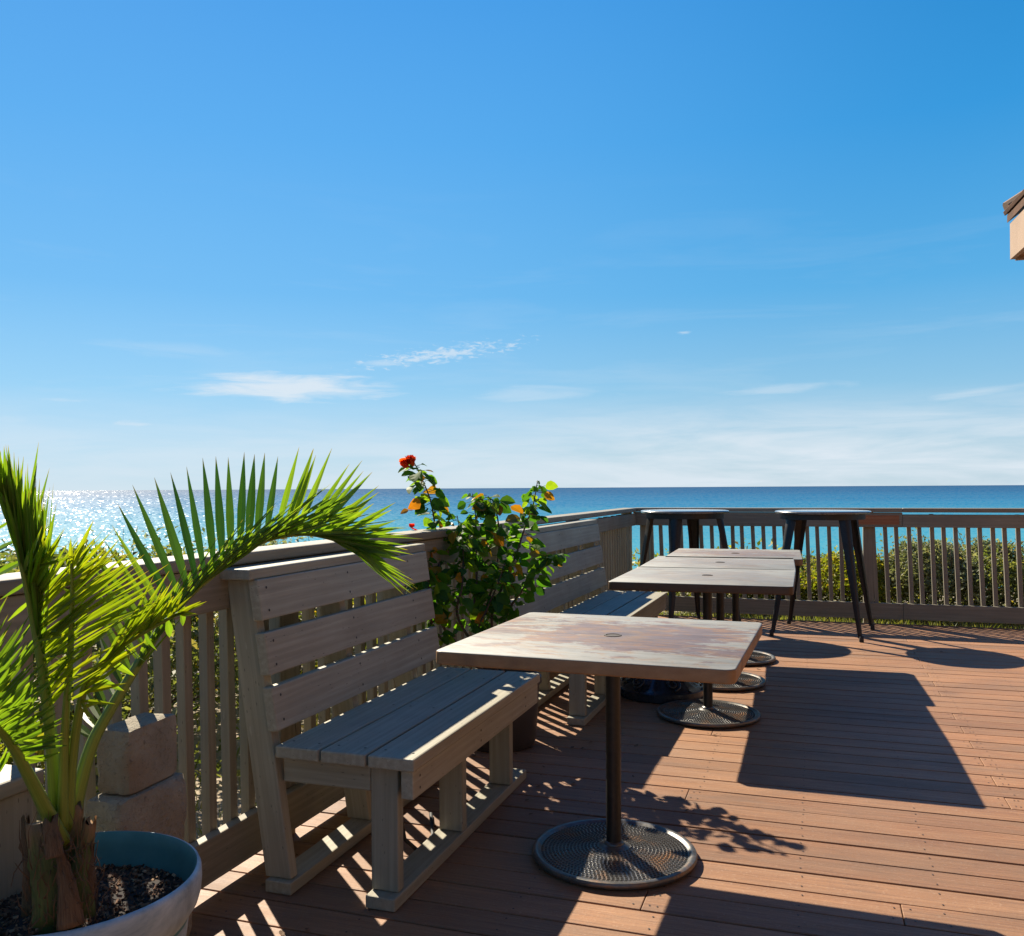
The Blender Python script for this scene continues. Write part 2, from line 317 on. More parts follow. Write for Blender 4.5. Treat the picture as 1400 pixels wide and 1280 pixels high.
m, t, b, o = mat('sea_water'); M['sea'] = m
P_ = t.n('ShaderNodeNewGeometry').outputs['Position']
s = t.n('ShaderNodeSeparateXYZ'); t.put(s.inputs[0], P_)
off = t.math('ADD', t.math('MULTIPLY', s.outputs[1], .95), t.math('MULTIPLY', s.outputs[0], -.32))     # metres offshore
patch = t.math('SUBTRACT', t.noise(t.mapping(P_, (.004, .012, 1), (2, 1, 0), (0, 0, .32)), 1.0, 4, .6), .5)
lg = t.math('LOGARITHM', t.math('MAXIMUM', off, 20.0), 10.0)
lg = t.math('ADD', lg, t.math('MULTIPLY', patch, .45))
c = t.ramp(t.rng(lg, 1.9, 3.9), [(0, (.060, .285, .345)), (.2, (.034, .205, .30)), (.38, (.017, .128, .245)), (.62, (.012, .078, .175)), (1, (.013, .060, .138))])
df = t.n('ShaderNodeBsdfDiffuse'); t.put(df.inputs[0], c); gl = t.n('ShaderNodeBsdfGlossy'); gl.inputs['Roughness'].default_value = .20
mx = t.n('ShaderNodeMixShader'); mx.inputs[0].default_value = .165; t.L.new(df.outputs[0], mx.inputs[1]); t.L.new(gl.outputs[0], mx.inputs[2]); t.L.new(mx.outputs[0], o.inputs[0])
w1 = t.noise(t.mapping(P_, (.22, .5, 1), (0, 0, 0), (0, 0, .5)), 1.0, 5, .62, .4); w2 = t.noise(t.mapping(P_, (1.1, 2.0, 1), (0, 0, 0), (0, 0, .2)), 1.0, 4, .62)
w3 = t.noise(t.mapping(P_, (.03, .08, 1), (0, 0, 0), (0, 0, .4)), 1.0, 3, .5)
bump(t, b, t.math('ADD', t.math('ADD', t.math('MULTIPLY', w1, 1.0), t.math('MULTIPLY', w2, .22)), t.math('MULTIPLY', w3, 2.5)), 1.0, 1.15); pass
# wave facets that grow with the distance from the shore; each mirrors its own bit of sky or sun
al = t.math('ADD', t.math('MULTIPLY', s.outputs[0], .95), t.math('MULTIPLY', s.outputs[1], .32))
offm = t.math('MAXIMUM', off, 25.0)
fc = t.n('ShaderNodeCombineXYZ'); t.put(fc.inputs[0], t.math('MULTIPLY', t.math('DIVIDE', al, offm), 330.0)); t.put(fc.inputs[1], t.math('MULTIPLY', t.math('LOGARITHM', offm, 2.718282), 52.0))
nx = []
for k, kk in ((0, 1.0), (1, 1.0)):
    vo = t.n('ShaderNodeTexVoronoi'); t.put(vo.inputs['Vector'], t.mapping(fc.outputs[0], (1, 1, 1), (3.3 * k, 7.1 * k, 0))); vo.inputs['Scale'].default_value = 1.0
    wn_ = t.n('ShaderNodeTexWhiteNoise', noise_dimensions='3D'); t.put(wn_.inputs['Vector'], vo.outputs['Position']); nx.append(wn_.outputs['Color'])
sa = t.n('ShaderNodeVectorMath', operation='ADD'); t.put(sa.inputs[0], nx[0]); t.put(sa.inputs[1], nx[1])
sb = t.n('ShaderNodeVectorMath', operation='SUBTRACT'); t.put(sb.inputs[0], sa.outputs[0]); sb.inputs[1].default_value = (1, 1, 1)
sc_ = t.n('ShaderNodeVectorMath', operation='MULTIPLY'); t.put(sc_.inputs[0], sb.outputs[0]); sc_.inputs[1].default_value = (.30, .30, 0)
sd_ = t.n('ShaderNodeVectorMath', operation='ADD'); t.put(sd_.inputs[0], sc_.outputs[0]); sd_.inputs[1].default_value = (0, 0, 1)
se_ = t.n('ShaderNodeVectorMath', operation='NORMALIZE'); t.put(se_.inputs[0], sd_.outputs[0])
t.put(gl.inputs['Normal'], se_.outputs[0])

m, t, b, o = mat('tan_stucco'); M['tan'] = m
g = t.n('ShaderNodeNewGeometry').outputs['Position']; c = t.mix(t.rng(t.noise(g, 6, 5, .6), .3, .7), (.29, .185, .12), (.35, .23, .15)); t.put(b.inputs['Base Color'], c); b.inputs['Roughness'].default_value = .8; bump(t, b, t.noise(g, 60, 3, .6), .2, .004)
m, t, b, o = mat('brown_roof'); M['roof'] = m; b.inputs['Specular IOR Level'].default_value = .15
g = t.n('ShaderNodeNewGeometry').outputs['Position']; c = t.mix(t.rng(t.noise(g, 9, 5, .6), .3, .7), (.06, .028, .015), (.13, .06, .03)); t.put(b.inputs['Base Color'], c); b.inputs['Roughness'].default_value = .8; bump(t, b, t.noise(g, 40, 3, .6), .4, .006)
m, t, b, o = mat('dark_soffit'); M['soffit'] = m
g = t.n('ShaderNodeNewGeometry').outputs['Position']; c = t.mix(t.noise(t.mapping(g, (2, 40, 2)), 1, 4, .6), (.20, .11, .06), (.28, .17, .10)); t.put(b.inputs['Base Color'], c); b.inputs['Roughness'].default_value = .8
m, t, b, o = mat('window_glass'); M['glass'] = m
b.inputs['Base Color'].default_value = (.02, .03, .035, 1); b.inputs['Roughness'].default_value = .06

# ------------------------------------------------------------------ mesh helpers
class MB:
    def __init__(s): s.v = []; s.f = []; s.g = []; s.mi = []
    def add(s, vs, fs, gs=None, mi=0):
        k = len(s.v); s.v += [tuple(p) for p in vs]
        s.g += [tuple(q) for q in gs] if gs else [tuple(p) for p in vs]
        s.f += [tuple(i + k for i in f) for f in fs]; s.mi += [mi] * len(fs); return s
    def obox(s, o, a, b, c, mi=0):
        """box from corner o along the vectors a, b, c; the grain runs along the longest"""
        o, a, b, c = map(Vector, (o, a, b, c))
        if a.cross(b).dot(c) < 0: a, b = b, a
        vs, gs = [], []
        L = [a.length, b.length, c.length]; order = sorted(range(3), key=lambda i: -L[i])
        off = [random.uniform(-40, 40) for _ in range(3)]
        for i in range(8):
            q = ((i & 1), (i >> 1) & 1, (i >> 2) & 1)
            vs.append(o + a * q[0] + b * q[1] + c * q[2])
            gs.append(tuple(q[order[k]] * L[order[k]] + off[k] for k in range(3)))
        return s.add(vs, [(0, 2, 3, 1), (4, 5, 7, 6), (0, 1, 5, 4), (2, 6, 7, 3), (0, 4, 6, 2), (1, 3, 7, 5)], gs, mi)
    def box(s, x0, x1, y0, y1, z0, z1, mi=0):
        return s.obox((x0, y0, z0), (x1 - x0, 0, 0), (0, y1 - y0, 0), (0, 0, z1 - z0), mi)
    def lathe(s, prof, c=(0, 0, 0), n=48, mi=0, rmod=None):
        vs, fs = [], []
        for r, z in prof:
            for i in range(n):
                a = 2 * math.pi * i / n; rr = r * (rmod(a, z) if rmod else 1)
                vs.append((c[0] + rr * math.cos(a), c[1] + rr * math.sin(a), c[2] + z))
        for j in range(len(prof) - 1):
            for i in range(n):
                k = (i + 1) % n; fs.append((j * n + i, j * n + k, (j + 1) * n + k, (j + 1) * n + i))
        return s.add(vs, fs, None, mi)
    def tube(s, pts, rad, n=8, mi=0, squash=1.0, cap=True, up=None):
        pts = [Vector(p) for p in pts]; vs, fs, gs = [], [], []; L = 0
        if not isinstance(rad, (list, tuple)): rad = [rad] * len(pts)
        pn = None; of = random.uniform(0, 20); tl = sum((pts[i + 1] - pts[i]).length for i in range(len(pts) - 1))
        for j, p in enumerate(pts):
            d = (pts[min(j + 1, len(pts) - 1)] - pts[max(j - 1, 0)]).normalized()
            if pn is None:
                h = Vector(up) if up else (Vector((0, 0, 1)) if abs(d.z) < .9 else Vector((1, 0, 0)))
                pn = (h - d * h.dot(d)).normalized()
            else: pn = (pn - d * pn.dot(d)).normalized()
            bn = d.cross(pn)
            if j: L += (p - pts[j - 1]).length
            for i in range(n):
                a = 2 * math.pi * i / n
                vs.append(p + (pn * math.cos(a) * squash + bn * math.sin(a)) * rad[j]); gs.append((L / tl, of + math.cos(a) * .3, math.sin(a) * .3))
        for j in range(len(pts) - 1):
            for i in range(n):
                k = (i + 1) % n; fs.append((j * n + i, j * n + k, (j + 1) * n + k, (j + 1) * n + i))
        if cap: fs += [tuple(range(n - 1, -1, -1)), tuple((len(pts) - 1) * n + i for i in range(n))]
        return s.add(vs, fs, gs, mi)
    def blade(s, p, q, w, nrm, droop=0.0, fold=.35, mi=0, n=5, wmax=.35):
        """long pointed leaf from p to q, creased along its middle"""
        p, q, nrm = Vector(p), Vector(q), Vector(nrm)
        d = (q - p); L = d.length; d.normalize()
        side = d.cross(nrm).normalized(); up = side.cross(d).normalized()
        vs, gs, fs = [], [], []; of = random.uniform(0, 30)
        for j in range(n + 1):
            u = j / n
            c = p.lerp(q, u) + up * (droop * L * (4 * u * (1 - u))) 
            ww = w * (min(1, (.35 + u / wmax * .65)) if u < wmax else max(0.02, 1 - ((u - wmax) / (1 - wmax)) ** 1.6))
            vs += [c - side * ww + up * ww * fold, c, c + side * ww + up * ww * fold]
            gs += [(u, of - .5, 0), (u, of, 0), (u, of + .5, 0)]
        for j in range(n):
            k = 3 * j; fs += [(k, k + 1, k + 4, k + 3), (k + 1, k + 2, k + 5, k + 4)]
        return s.add(vs, fs, gs, mi)
    def leaf(s, p, d, nrm, L, w, curl=.2, mi=0, lobed=False):
        """broad leaf: base p, direction d, face normal nrm"""
        p, d, nrm = Vector(p), Vector(d).normalized(), Vector(nrm)
        side = d.cross(nrm)
        if side.length < 1e-4: side = d.orthogonal()
        side.normalize(); up = side.cross(d)
        st = [(0, .0), (.12, .62), (.38, 1.0), (.66, .80), (.88, .38), (1, 0.0)]
        vs, fs = [p], []
        for u, k in st[1:-1]:
            z = up * (-curl * L * u * u); e = up * (w * .25 * k) * (1 + random.uniform(-.4, .4)); ww = w * k * random.uniform(.9, 1.1)
            vs += [p + d * L * u - side * ww + z + e, p + d * L * u + z, p + d * L * u + side * ww + z + e]
        vs.append(p + d * L - up * curl * L)
        fs += [(0, 2, 1), (0, 3, 2)]
        for j in range(3):
            k = 1 + 3 * j; fs += [(k, k + 1, k + 4, k + 3), (k + 1, k + 2, k + 5, k + 4)]
        e = len(vs) - 1; k = 10; fs += [(k, k + 1, e), (k + 1, k + 2, e)]
        return s.add(vs, fs, None, mi)
    def build(s, name, mats, parent=None, bevel=0.0, smooth=False, origin=None):
        me = bpy.data.meshes.new(name); o_ = Vector(origin) if origin else Vector((0, 0, 0))
        me.from_pydata([tuple(Vector(p) - o_) for p in s.v], [], s.f)
        at_ = me.attributes.new('gp', 'FLOAT_VECTOR', 'POINT'); at_.data.foreach_set('vector', [x for q in s.g for x in q])
        if not isinstance(mats, (list, tuple)): mats = [mats]
        for k in mats: me.materials.append(k)
        if len(mats) > 1: me.polygons.foreach_set('material_index', s.mi)
        me.update()
        o = bpy.data.objects.new(name, me); C.objects.link(o)
        if origin: o.location = o_
        if parent: o.parent = parent
        if bevel:
            bv = o.modifiers.new('bevel', 'BEVEL'); bv.width = bevel; bv.segments = 2; bv.limit_method = 'ANGLE'; bv.angle_limit = R(35)
        if smooth:
            me.polygons.foreach_set('use_smooth', [True] * len(me.polygons))
            if smooth == 'auto': me.set_sharp_from_angle(angle=R(40))
        return o
def tag(o, label=None, cat=None, group=None, kind=None):
    for k, v in (('label', label), ('category', cat), ('group', group), ('kind', kind)):
        if v: o[k] = v
    return o
def empty(name, loc=(0, 0, 0), rz=0.0):
    o = bpy.data.objects.new(name, None); C.objects.link(o); o.location = loc; o.rotation_euler = (0, 0, rz); o.empty_display_size = .1
    return o
def copy_tree(o, parent=None):
    c = o.copy(); C.objects.link(c)
    if parent: c.parent = parent
    for ch in list(o.children): copy_tree(ch, c)
    return c

# ------------------------------------------------------------------ setting: ground, sea, deck
def ground_z(x, y):
    d = max(0.0, max(-x - 4.5, y - 13.0, 0))
    return -0.13 - 8.6 * (1 - math.exp(-(d / 26.0) ** 1.6)) if (x < -4.5 or y > 13) else -0.13
gm = MB(); xs = [-420, -200, -110, -70] + [-50 + 2.5 * i for i in range(17)] + [-6, -4.5, -3, -1, 2, 6, 12, 25, 60, 200, 420]
ys = [-420, -150, -50, -15, -4, 2, 6, 9, 11] + [13 + 2.5 * i for i in range(17)] + [70, 110, 200, 420]
vs = [(x, y, ground_z(x, y) + (random.uniform(-.03, .03) if abs(x) < 100 and y > 9.5 else 0)) for y in ys for x in xs]; nx = len(xs)
gm.add(vs, [(j * nx + i, j * nx + i + 1, (j + 1) * nx + i + 1, (j + 1) * nx + i) for j in range(len(ys) - 1) for i in range(nx - 1)])
tag(gm.build('ground', M['ground'], smooth=True), kind='structure')
sm = MB(); sm.add([(-90000, -90000, -7), (90000, -90000, -7), (90000, 90000, -7), (-90000, 90000, -7)], [(0, 1, 2, 3)])
tag(sm.build('sea', M['sea']), kind='structure')

PITCH, BW = 0.14, 0.1318
dk = MB(); y = 3.61 - 52 * PITCH; row = 0
X0, X1 = -1.86, 6.4
joists = [-1.66 + .405 * i for i in range(20)]
while y < 8.66:
    joints = [0.725 - .0 * row] if row % 2 == 0 else [0.725 + 2.43] if row % 4 == 1 else [2.345]
    if row % 7 == 3: joints = [-.49, 3.2]
    if abs(y - (2.83)) < .06: joints = [0.245, 4.0]
    cuts = [X0] + [j for j in joints if X0 < j < X1] + [X1]
    for a, b_ in zip(cuts[:-1], cuts[1:]):
        dz = random.uniform(-.0012, .0012); dy = random.uniform(-.0008, .0008)
        dk.obox((a + .0015, y + dy + (PITCH - BW) / 2, -.034 + dz), (b_ - a - .003, 0, 0), (0, BW, random.uniform(-.0008, .0008)), (0, 0, .034))
        for j in joists + [a + .025, b_ - .025]:
            if a + .01 < j < b_ - .01:
                for k in (.028, BW - .028):
                    cx, cy = j + random.uniform(-.006, .006), y + (PITCH - BW) / 2 + k + random.uniform(-.004, .004)
                    dk.add([(cx + .0035 * math.cos(i * 1.0472), cy + .0035 * math.sin(i * 1.0472), dz + .0018) for i in range(6)], [tuple(range(6))], None, 1)
    y += PITCH; row += 1
DECK_END = y
tag(dk.build('deck', [M['deck'], M['screw']], bevel=.0022), kind='structure')
jm = MB()
for j in joists: jm.box(j - .02, j + .02, -3.6, DECK_END - .02, -.30, -.036)
jm.box(X0, X1, DECK_END - .018, DECK_END + .02, -.3, -.036)
tag(jm.build('deck_frame', M['fence']), kind='structure')

# ------------------------------------------------------------------ fences
def make_fence(P0, U, length, N, label, pickets, posts, lean, bare=None, fascia_split=None, gap=.03):
    """P0 start of the inner face on the deck, U along, N outwards"""
    U, N, P0 = Vector(U).normalized(), Vector(N).normalized(), Vector(P0); Z = Vector((0, 0, 1))
    root = empty('wooden_fence', P0)
    tag(root, label, 'fence')
    def brd(name, u0, u1, n0, n1, z0, z1, m='fence', tilt=0.0, bev=.004, parent=root, du=0.0):
        mb = MB(); mb.obox(U * u0 + N * n0 + Z * z0, U * (u1 - u0) + Z * tilt, N * (n1 - n0), Z * (z1 - z0) + U * du)
        return mb.build(name, M[m], parent, bevel=bev)
    segs = fascia_split or [(0, length)]
    for i, (a, b_) in enumerate(segs):
        brd('cap_rail', a + .001, b_ - .001, -.012, .128, 1.012, 1.05, bev=.006)
        dz = -.016 if (fascia_split and i == len(segs) - 1) else 0.0
        brd('upper_rail', a + .001, b_ - .001, 0, .038, .875, 1.009 + dz)
        brd('lower_rail', a + .001, b_ - .001, 0, .038, gap + random.uniform(0, .006), .178)
    for u in posts:
        brd('post', u, u + .092, .0395, .131, -.28, 1.010, bev=.005)
    for u in pickets:
        if any(p - .037 < u < p + .092 for p in posts): continue
        j = random.uniform(-.004, .004)
        brd('picket', u + j + lean * .0, u + j + .036, .0395 + random.uniform(0, .002), .0745, gap + .092 + random.uniform(0, .006), .985 + random.uniform(0, .012), bev=.003, du=lean + random.uniform(-.008, .008))
    if bare: brd('bare_patch', bare[0], bare[1], -.0035, -.0005, .9, .985, 'bare', bev=0)
    return root
fx = lambda y: -1.80 + .015 * y
FY = DECK_END + .055
make_fence((fx(-1.2), -1.2, 0), (.015, 1, 0), FY + 1.2 - .0, (-1, .015, 0),
           'taupe painted wooden deck railing running behind the benches and palm', [.02 + .0985 * i for i in range(101)][:100],
           [.05, 2.05, 3.95, 5.95, 7.95, FY + 1.2 - .095], -.02, fascia_split=[(0, 3.1), (3.1, 6.75), (6.75, FY + 1.2)], gap=.036)
fr = make_fence((fx(FY), FY, 0), (1, 0, 0), 6.6, (0, 1, 0), 'taupe wooden railing across the far end of the deck facing the sea',
           [.0 + .0985 * i + .047 for i in range(66)], [.03, 2.115, 4.3, 6.4], -.028, bare=(2.03, 2.42), fascia_split=[(-.03, 2.45), (2.45, 6.6)])

# ------------------------------------------------------------------ benches
def make_bench(length, label, frames):
    root = empty('wooden_bench'); tag(root, label, 'bench', 'wooden benches along the railing')
    L = length
    # local frame: x = 0 at the front edge of the seat (negative towards the railing), y along
    def p(name, bev=.004, parent=root, fn=None, dots=()):
        mb = MB(); fn(mb)
        for c_, u_, v_ in dots:      # screw heads
            c_ = Vector(c_) + Vector((random.uniform(-.003, .003),) * 3) * 0
            mb.add([c_ + Vector(u_) * .0046 * math.cos(i * .785) + Vector(v_) * .0046 * math.sin(i * .785) for i in range(8)], [tuple(range(8))], None, 1)
        return mb.build(name, [M['bench'], M['screw']], parent, bevel=bev)
    w = .1515
    for i in range(3):
        x1 = .012 - i * (w + .0085)
        p('seat_board', fn=lambda mb: mb.obox((x1 - w, 0, .421 + random.uniform(0, .002)), (w, 0, 0), (0, L, 0), (0, 0, .0385)), bev=.005, dots=[((x1 - w * q, yy_ + .04, .4622), (1, 0, 0), (0, 1, 0)) for yy_ in frames for q in (.2, .8)])
    p('apron', fn=lambda mb: mb.box(-.036, .004, .012, L - .012, .335, .4205), dots=[((.0048, yy_ + .04, .378 + q), (0, 1, 0), (0, 0, 1)) for yy_ in frames for q in (-.018, .018)])
    lean = -.15
    fxp = lambda z: -.411 + lean * z       # front edge of the slanted rear posts
    for z0, z1 in ((.500, .636), (.672, .804), (.842, .9695)):
        p('back_slat', fn=lambda mb: mb.obox((fxp(z0) + .001, 0.0, z0), (.036, 0, .004), (0, L, 0), (lean * (z1 - z0), 0, z1 - z0)), dots=[((fxp(z0 + (z1 - z0) * q) + .0385, yy_ + .02, z0 + (z1 - z0) * q + .004), (0, 1, 0), (lean, 0, 1)) for yy_ in frames for q in (.22, .78)])
    p('top_cap', fn=lambda mb: mb.box(-.646, -.532, -.02, L + .02, .9715, 1.0065), bev=.005)
    for k, yy in enumerate(frames):
        p('rear_post', fn=lambda mb: mb.obox((fxp(.042) - .092, yy, .042), (.092, 0, 0), (0, .04, 0), (lean * .928, 0, .928)))
        p('front_leg', fn=lambda mb: mb.box(-.150, -.060, yy + .02, yy + .06, .042, .4205) if k == 0 else mb.box(-.142, -.052, yy, yy + .042, .042, .334))
        p('seat_bearer', fn=lambda mb: mb.box(-.455, -.152 if k == 0 else -.038, yy + .0205 if k == 0 else yy + .0425, yy + .0585 if k == 0 else yy + .08, .338, .4205))
    p('floor_runner', fn=lambda mb: mb.box(-.150, -.052, 0.0, L, .002, .0405))
    p('floor_runner', fn=lambda mb: mb.box(-.498, -.406, 0.0, L, .002, .0405))
    return root
b1 = make_bench(1.285, 'nearest taupe wooden slatted bench beside the potted palm', [.02, .54, 1.06])
b1.location = (-1.122, 2.385, 0)
b2 = make_bench(2.2, 'longer wooden slatted bench beyond the flowering hibiscus, ending near the bar tables', [.02, .56, 1.1, 1.64, 2.12])
b2.location = (-1.085, 4.56, 0); b2.rotation_euler = (0, 0, -.015)

# ------------------------------------------------------------------ cafe tables
def make_table(mat_top, label):
    root = empty('cafe_table'); tag(root, label, 'table', 'square pedestal tables')
    mb = MB(); hw_, rc, ns = .457, .028, 6; loops = []
    for ins, z in ((.004, .7085), (.0, .7125), (.0, .745), (.0012, .7482), (.0042, .750)):
        q = []
        for cx_, cy_, a0 in ((1, 1, 0), (-1, 1, 90), (-1, -1, 180), (1, -1, 270)):
            for i in range(ns + 1):
                a_ = R(a0 + 90 * i / ns); q.append((cx_ * (hw_ - rc) + (rc - ins) * math.cos(a_), cy_ * (hw_ - rc) + (rc - ins) * math.sin(a_), z))
        loops.append(q)
    n_ = len(loops[0]); fs = [(j * n_ + i, j * n_ + (i + 1) % n_, (j + 1) * n_ + (i + 1) % n_, (j + 1) * n_ + i) for j in range(4) for i in range(n_)]
    fs += [tuple(range(n_ - 1, -1, -1)), tuple(4 * n_ + i for i in range(n_))]
    mb.add([p for q in loops for p in q], fs); top = mb.build('tabletop', mat_top, root, smooth='auto')
    hb = MB(); hb.lathe([(.030, .0), (.030, .0018), (.024, .0024), (.0235, -.0)], (0, 0, .7502), 28); hb.lathe([(.0235, .0006), (.0001, .0006)], (0, 0, .7502), 28)
    hb.build('umbrella_hole', M['hole'], top)
    if not BASE:
        pb = MB(); pb.lathe([(.0255, .045), (.0255, .700)], n=24); pole = pb.build('pole', M['pole'], None, smooth=True)
        mb = MB()
        mb.obox((-.19, -.02, .690), (.38, 0, 0), (0, .04, 0), (0, 0, .017)); mb.obox((-.02, -.19, .6895), (.04, 0, 0), (0, .38, 0), (0, 0, .017)); brk = mb.build('bracket', M['pole'], None, bevel=.003)
        db = MB()
        prof = [(.05, .003), (.262, .003), (.272, .006), (.278, .013), (.2785, .020), (.275, .026), (.268, .0285), (.259, .027), (.252, .0215), (.248, .0200)]
        prof += [(.248 - .006 * i, .0200 + .017 * (i / 33.0) ** 1.5) for i in range(1, 34)] + [(.045, .040), (.032, .046), (.0268, .047)]
        db.lathe(prof, n=72)
        def hz(r): return .0200 + .017 * max(0, (.248 - r) / .198) ** 1.5
        r = .243
        while r > .06:                       # rings of small cast studs
            k = int(2 * math.pi * r / .0140)
            for i in range(k):
                a = 2 * math.pi * (i + .5 * (int(r * 1000) % 2)) / k; cx, cy, z0 = r * math.cos(a), r * math.sin(a), hz(r)
                db.add([(cx + .0044 * math.cos(a + q * 1.0472), cy + .0040 * math.sin(a + q * 1.0472), z0 + .0012) for q in range(6)], [tuple(range(6))], None, 1)
                vs = [(cx + .0062 * math.cos(a + q * 1.0472), cy + .0058 * math.sin(a + q * 1.0472), z0 - .0008) for q in range(6)] + [(cx + .0046 * math.cos(a + q * 1.0472), cy + .0042 * math.sin(a + q * 1.0472), z0 + .0020) for q in range(6)]
                db.add(vs, [(q, (q + 1) % 6, 6 + (q + 1) % 6, 6 + q) for q in range(6)])
            r -= .0122
        base = db.build('base_disc', [M['iron'], M['pit']], None, smooth='auto')
        cb = MB(); cb.lathe([(.0268, .040), (.036, .041), (.034, .049), (.028, .053), (.0262, .054)], n=28); col = cb.build('collar', M['iron'], None, smooth=True)
        BASE.extend([pole, brk, base, col])
        for q in BASE: q.parent = root
    else:
        for q in BASE:
            c = q.copy(); C.objects.link(c); c.parent = root
    return root
BASE = []
for mt, lb, (x, y), rz, sc in (
    (M['top_a'], 'nearest square pedestal table with rust worn top beside the near bench', (-.645, 2.985), -.03, 1.0),
    (M['top_b'], 'second square pedestal table from the front with smooth pale grey top', (-.545, 4.965), .004, 1.026),
    (M['top_c'], 'third square pedestal table from the front, between two other pale tables', (-.56, 5.84), .03, 1.026),
    (M['top_d'], 'farthest square pedestal table with brownish top next to the bar tables', (-.53, 6.66), .03, 1.026)):
    o = make_table(mt, lb); o.location = (x, y, .0015); o.rotation_euler = (0, 0, rz); o.scale = (1, 1, sc)

# ------------------------------------------------------------------ bar tables
def make_bar():
    root = empty('bar_table')
    tb = MB(); tb.lathe([(.0001, 1.046), (.375, 1.046), (.386, 1.044), (.391, 1.038), (.390, 1.026), (.384, 1.023), (.380, 1.027), (.30, 1.030)], n=64); tb.build('tabletop', M['bar_top'], root, smooth='auto')
    ab = MB(); ab.lathe([(.345, 1.026), (.345, .975), (.341, .975), (.341, 1.026)], n=48); ab.build('apron', M['bar_metal'], root, smooth='auto')
    for k in range(4):
        a = k * math.pi / 2 + math.pi / 4
        er = Vector((math.cos(a), math.sin(a), 0)); et = Vector((-math.sin(a), math.cos(a), 0))
        lb = MB()
        # folded sheet leg: an outward V section that narrows towards the foot
        secs = [(1.026, .318, .060, .036), (.97, .336, .058, .036), (.5, .418, .038, .027), (.03, .500, .019, .016)]
        vs = []
        for z, r, hw, dp in secs:
            c = er * r; c.z = z
            for (u, w_) in ((-hw, -dp), (-hw * .55, 0), (-hw * .2, .008), (hw * .2, .008), (hw * .55, 0), (hw, -dp), (hw - .004, -dp), (hw * .5, -.006), (-hw * .5, -.006), (-hw + .004, -dp)):
                vs.append(c + et * u + er * w_)
        n = 10; fs = [(j * n + i, j * n + (i + 1) % n, (j + 1) * n + (i + 1) % n, (j + 1) * n + i) for j in range(3) for i in range(n)]
        lb.add(vs, fs); leg = lb.build('leg', M['bar_metal'], root, smooth='auto')
        fb = MB(); c = er * .502; fb.lathe([(.0001, .002), (.017, .002), (.019, .012), (.016, .045), (.010, .052), (.0001, .053)], (c.x, c.y, 0), 14); fb.build('foot', M['cable'], leg, smooth='auto')
    return root
bar = make_bar(); bar.location = (.083, 8.09, 0); bar.rotation_euler = (0, 0, R(-10))
tag(bar, 'tall round black metal bar table on the right, its splayed legs fully in view', 'bar table', 'round bar tables')
bar2 = copy_tree(bar); bar2.location = (-1.09, 8.12, 0); bar2.rotation_euler = (0, 0, R(38))
tag(bar2, 'tall round black metal bar table in the railing corner behind the square tables', 'bar table', 'round bar tables')

# ------------------------------------------------------------------ umbrella base
ub = empty('umbrella_base', (-.87, 5.40, 0)); tag(ub, 'ornate black cast iron umbrella base with scroll handles on the deck between tables', 'umbrella base')
mb = MB(); mb.lathe([(.0001, .003), (.248, .003), (.256, .010), (.256, .052), (.246, .060), (.225, .064), (.20, .078), (.165, .105), (.125, .128), (.085, .142), (.055, .150), (.045, .17)], n=56, rmod=lambda a, z: 1 + (.03 * math.sin(14 * a) if .062 < z < .13 else 0)); mb.build('base_body', M['ornate'], ub, smooth='auto')
mb = MB(); mb.lathe([(.044, .15), (.040, .19), (.032, .20), (.030, .40), (.025, .40), (.025, .16)], n=24); mb.build('socket_tube', M['ornate'], ub, smooth='auto')
for k in range(6):
    a0 = R(-62) + k * math.pi / 3; er = Vector((math.cos(a0), math.sin(a0), 0)); et = Vector((-er.y, er.x, 0))
    mb = MB(); pts = []
    for i in range(30):
        u = i / 29; th = u * 4.6 * math.pi * .62; rr = .046 * (1 - .72 * u)
        pts.append(er * (.205 + rr * math.cos(th) * .7) + Vector((0, 0, .088 - .25 * 0)) + et * (rr * math.sin(th)) + Vector((0, 0, .020 - .055 * (rr * math.cos(th)) / .046 * .6)))
    mb.tube(pts, .008, 8); mb.build('scroll', M['ornate'], ub, smooth=True)

# cable under the near bench
mb = MB(); pts = [(-1.36, 2.78, .335), (-1.35, 2.78, .25), (-1.34, 2.76, .16), (-1.31, 2.74, .07), (-1.27, 2.78, .012), (-1.30, 2.95, .009), (-1.42, 3.2, .009)]
mb.tube([Vector(a).lerp(Vector(b_), k / 4) for a, b_ in zip(pts[:-1], pts[1:]) for k in range(4)], .007, 8)
tag(mb.build('cable', M['cable'], smooth=True), 'short black cable hanging down under the near bench seat', 'cable')

# ------------------------------------------------------------------ concrete blocks
def rough_block(x0, x1, y0, y1, z0, z1, rot, label, seed, group=None):
    bm = bmesh.new(); bmesh.ops.create_cube(bm, size=1.0)
    bmesh.ops.subdivide_edges(bm, edges=bm.edges[:], cuts=7, use_grid_fill=True)
    rnd = random.Random(seed); cx, cy, cz = (x0 + x1) / 2, (y0 + y1) / 2, (z0 + z1) / 2
    from mathutils import noise
    for v in bm.verts:
        p = v.co.copy(); k = sum(1 for q in p if abs(abs(q) - .5) < 1e-4)
        n = noise.noise(p * 3.1 + Vector((seed, 0, 0)))
        sh = 1 - (.035 if k >= 2 else 0) - (.03 if k == 3 else 0) - max(0, n) * (.13 if k >= 2 else .03)
        v.co = Vector((p.x * (x1 - x0), p.y * (y1 - y0), p.z * (z1 - z0))) * sh
    me = bpy.data.meshes.new('concrete_block'); bm.to_mesh(me); bm.free(); me.materials.append(M['block'])
    me.polygons.foreach_set('use_smooth', [True] * len(me.polygons)); me.set_sharp_from_angle(angle=R(50))
    o = bpy.data.objects.new('concrete_block', me); C.objects.link(o); o.location = (cx, cy, cz); o.rotation_euler = rot
    return tag(o, label, 'block', 'stacked concrete blocks')
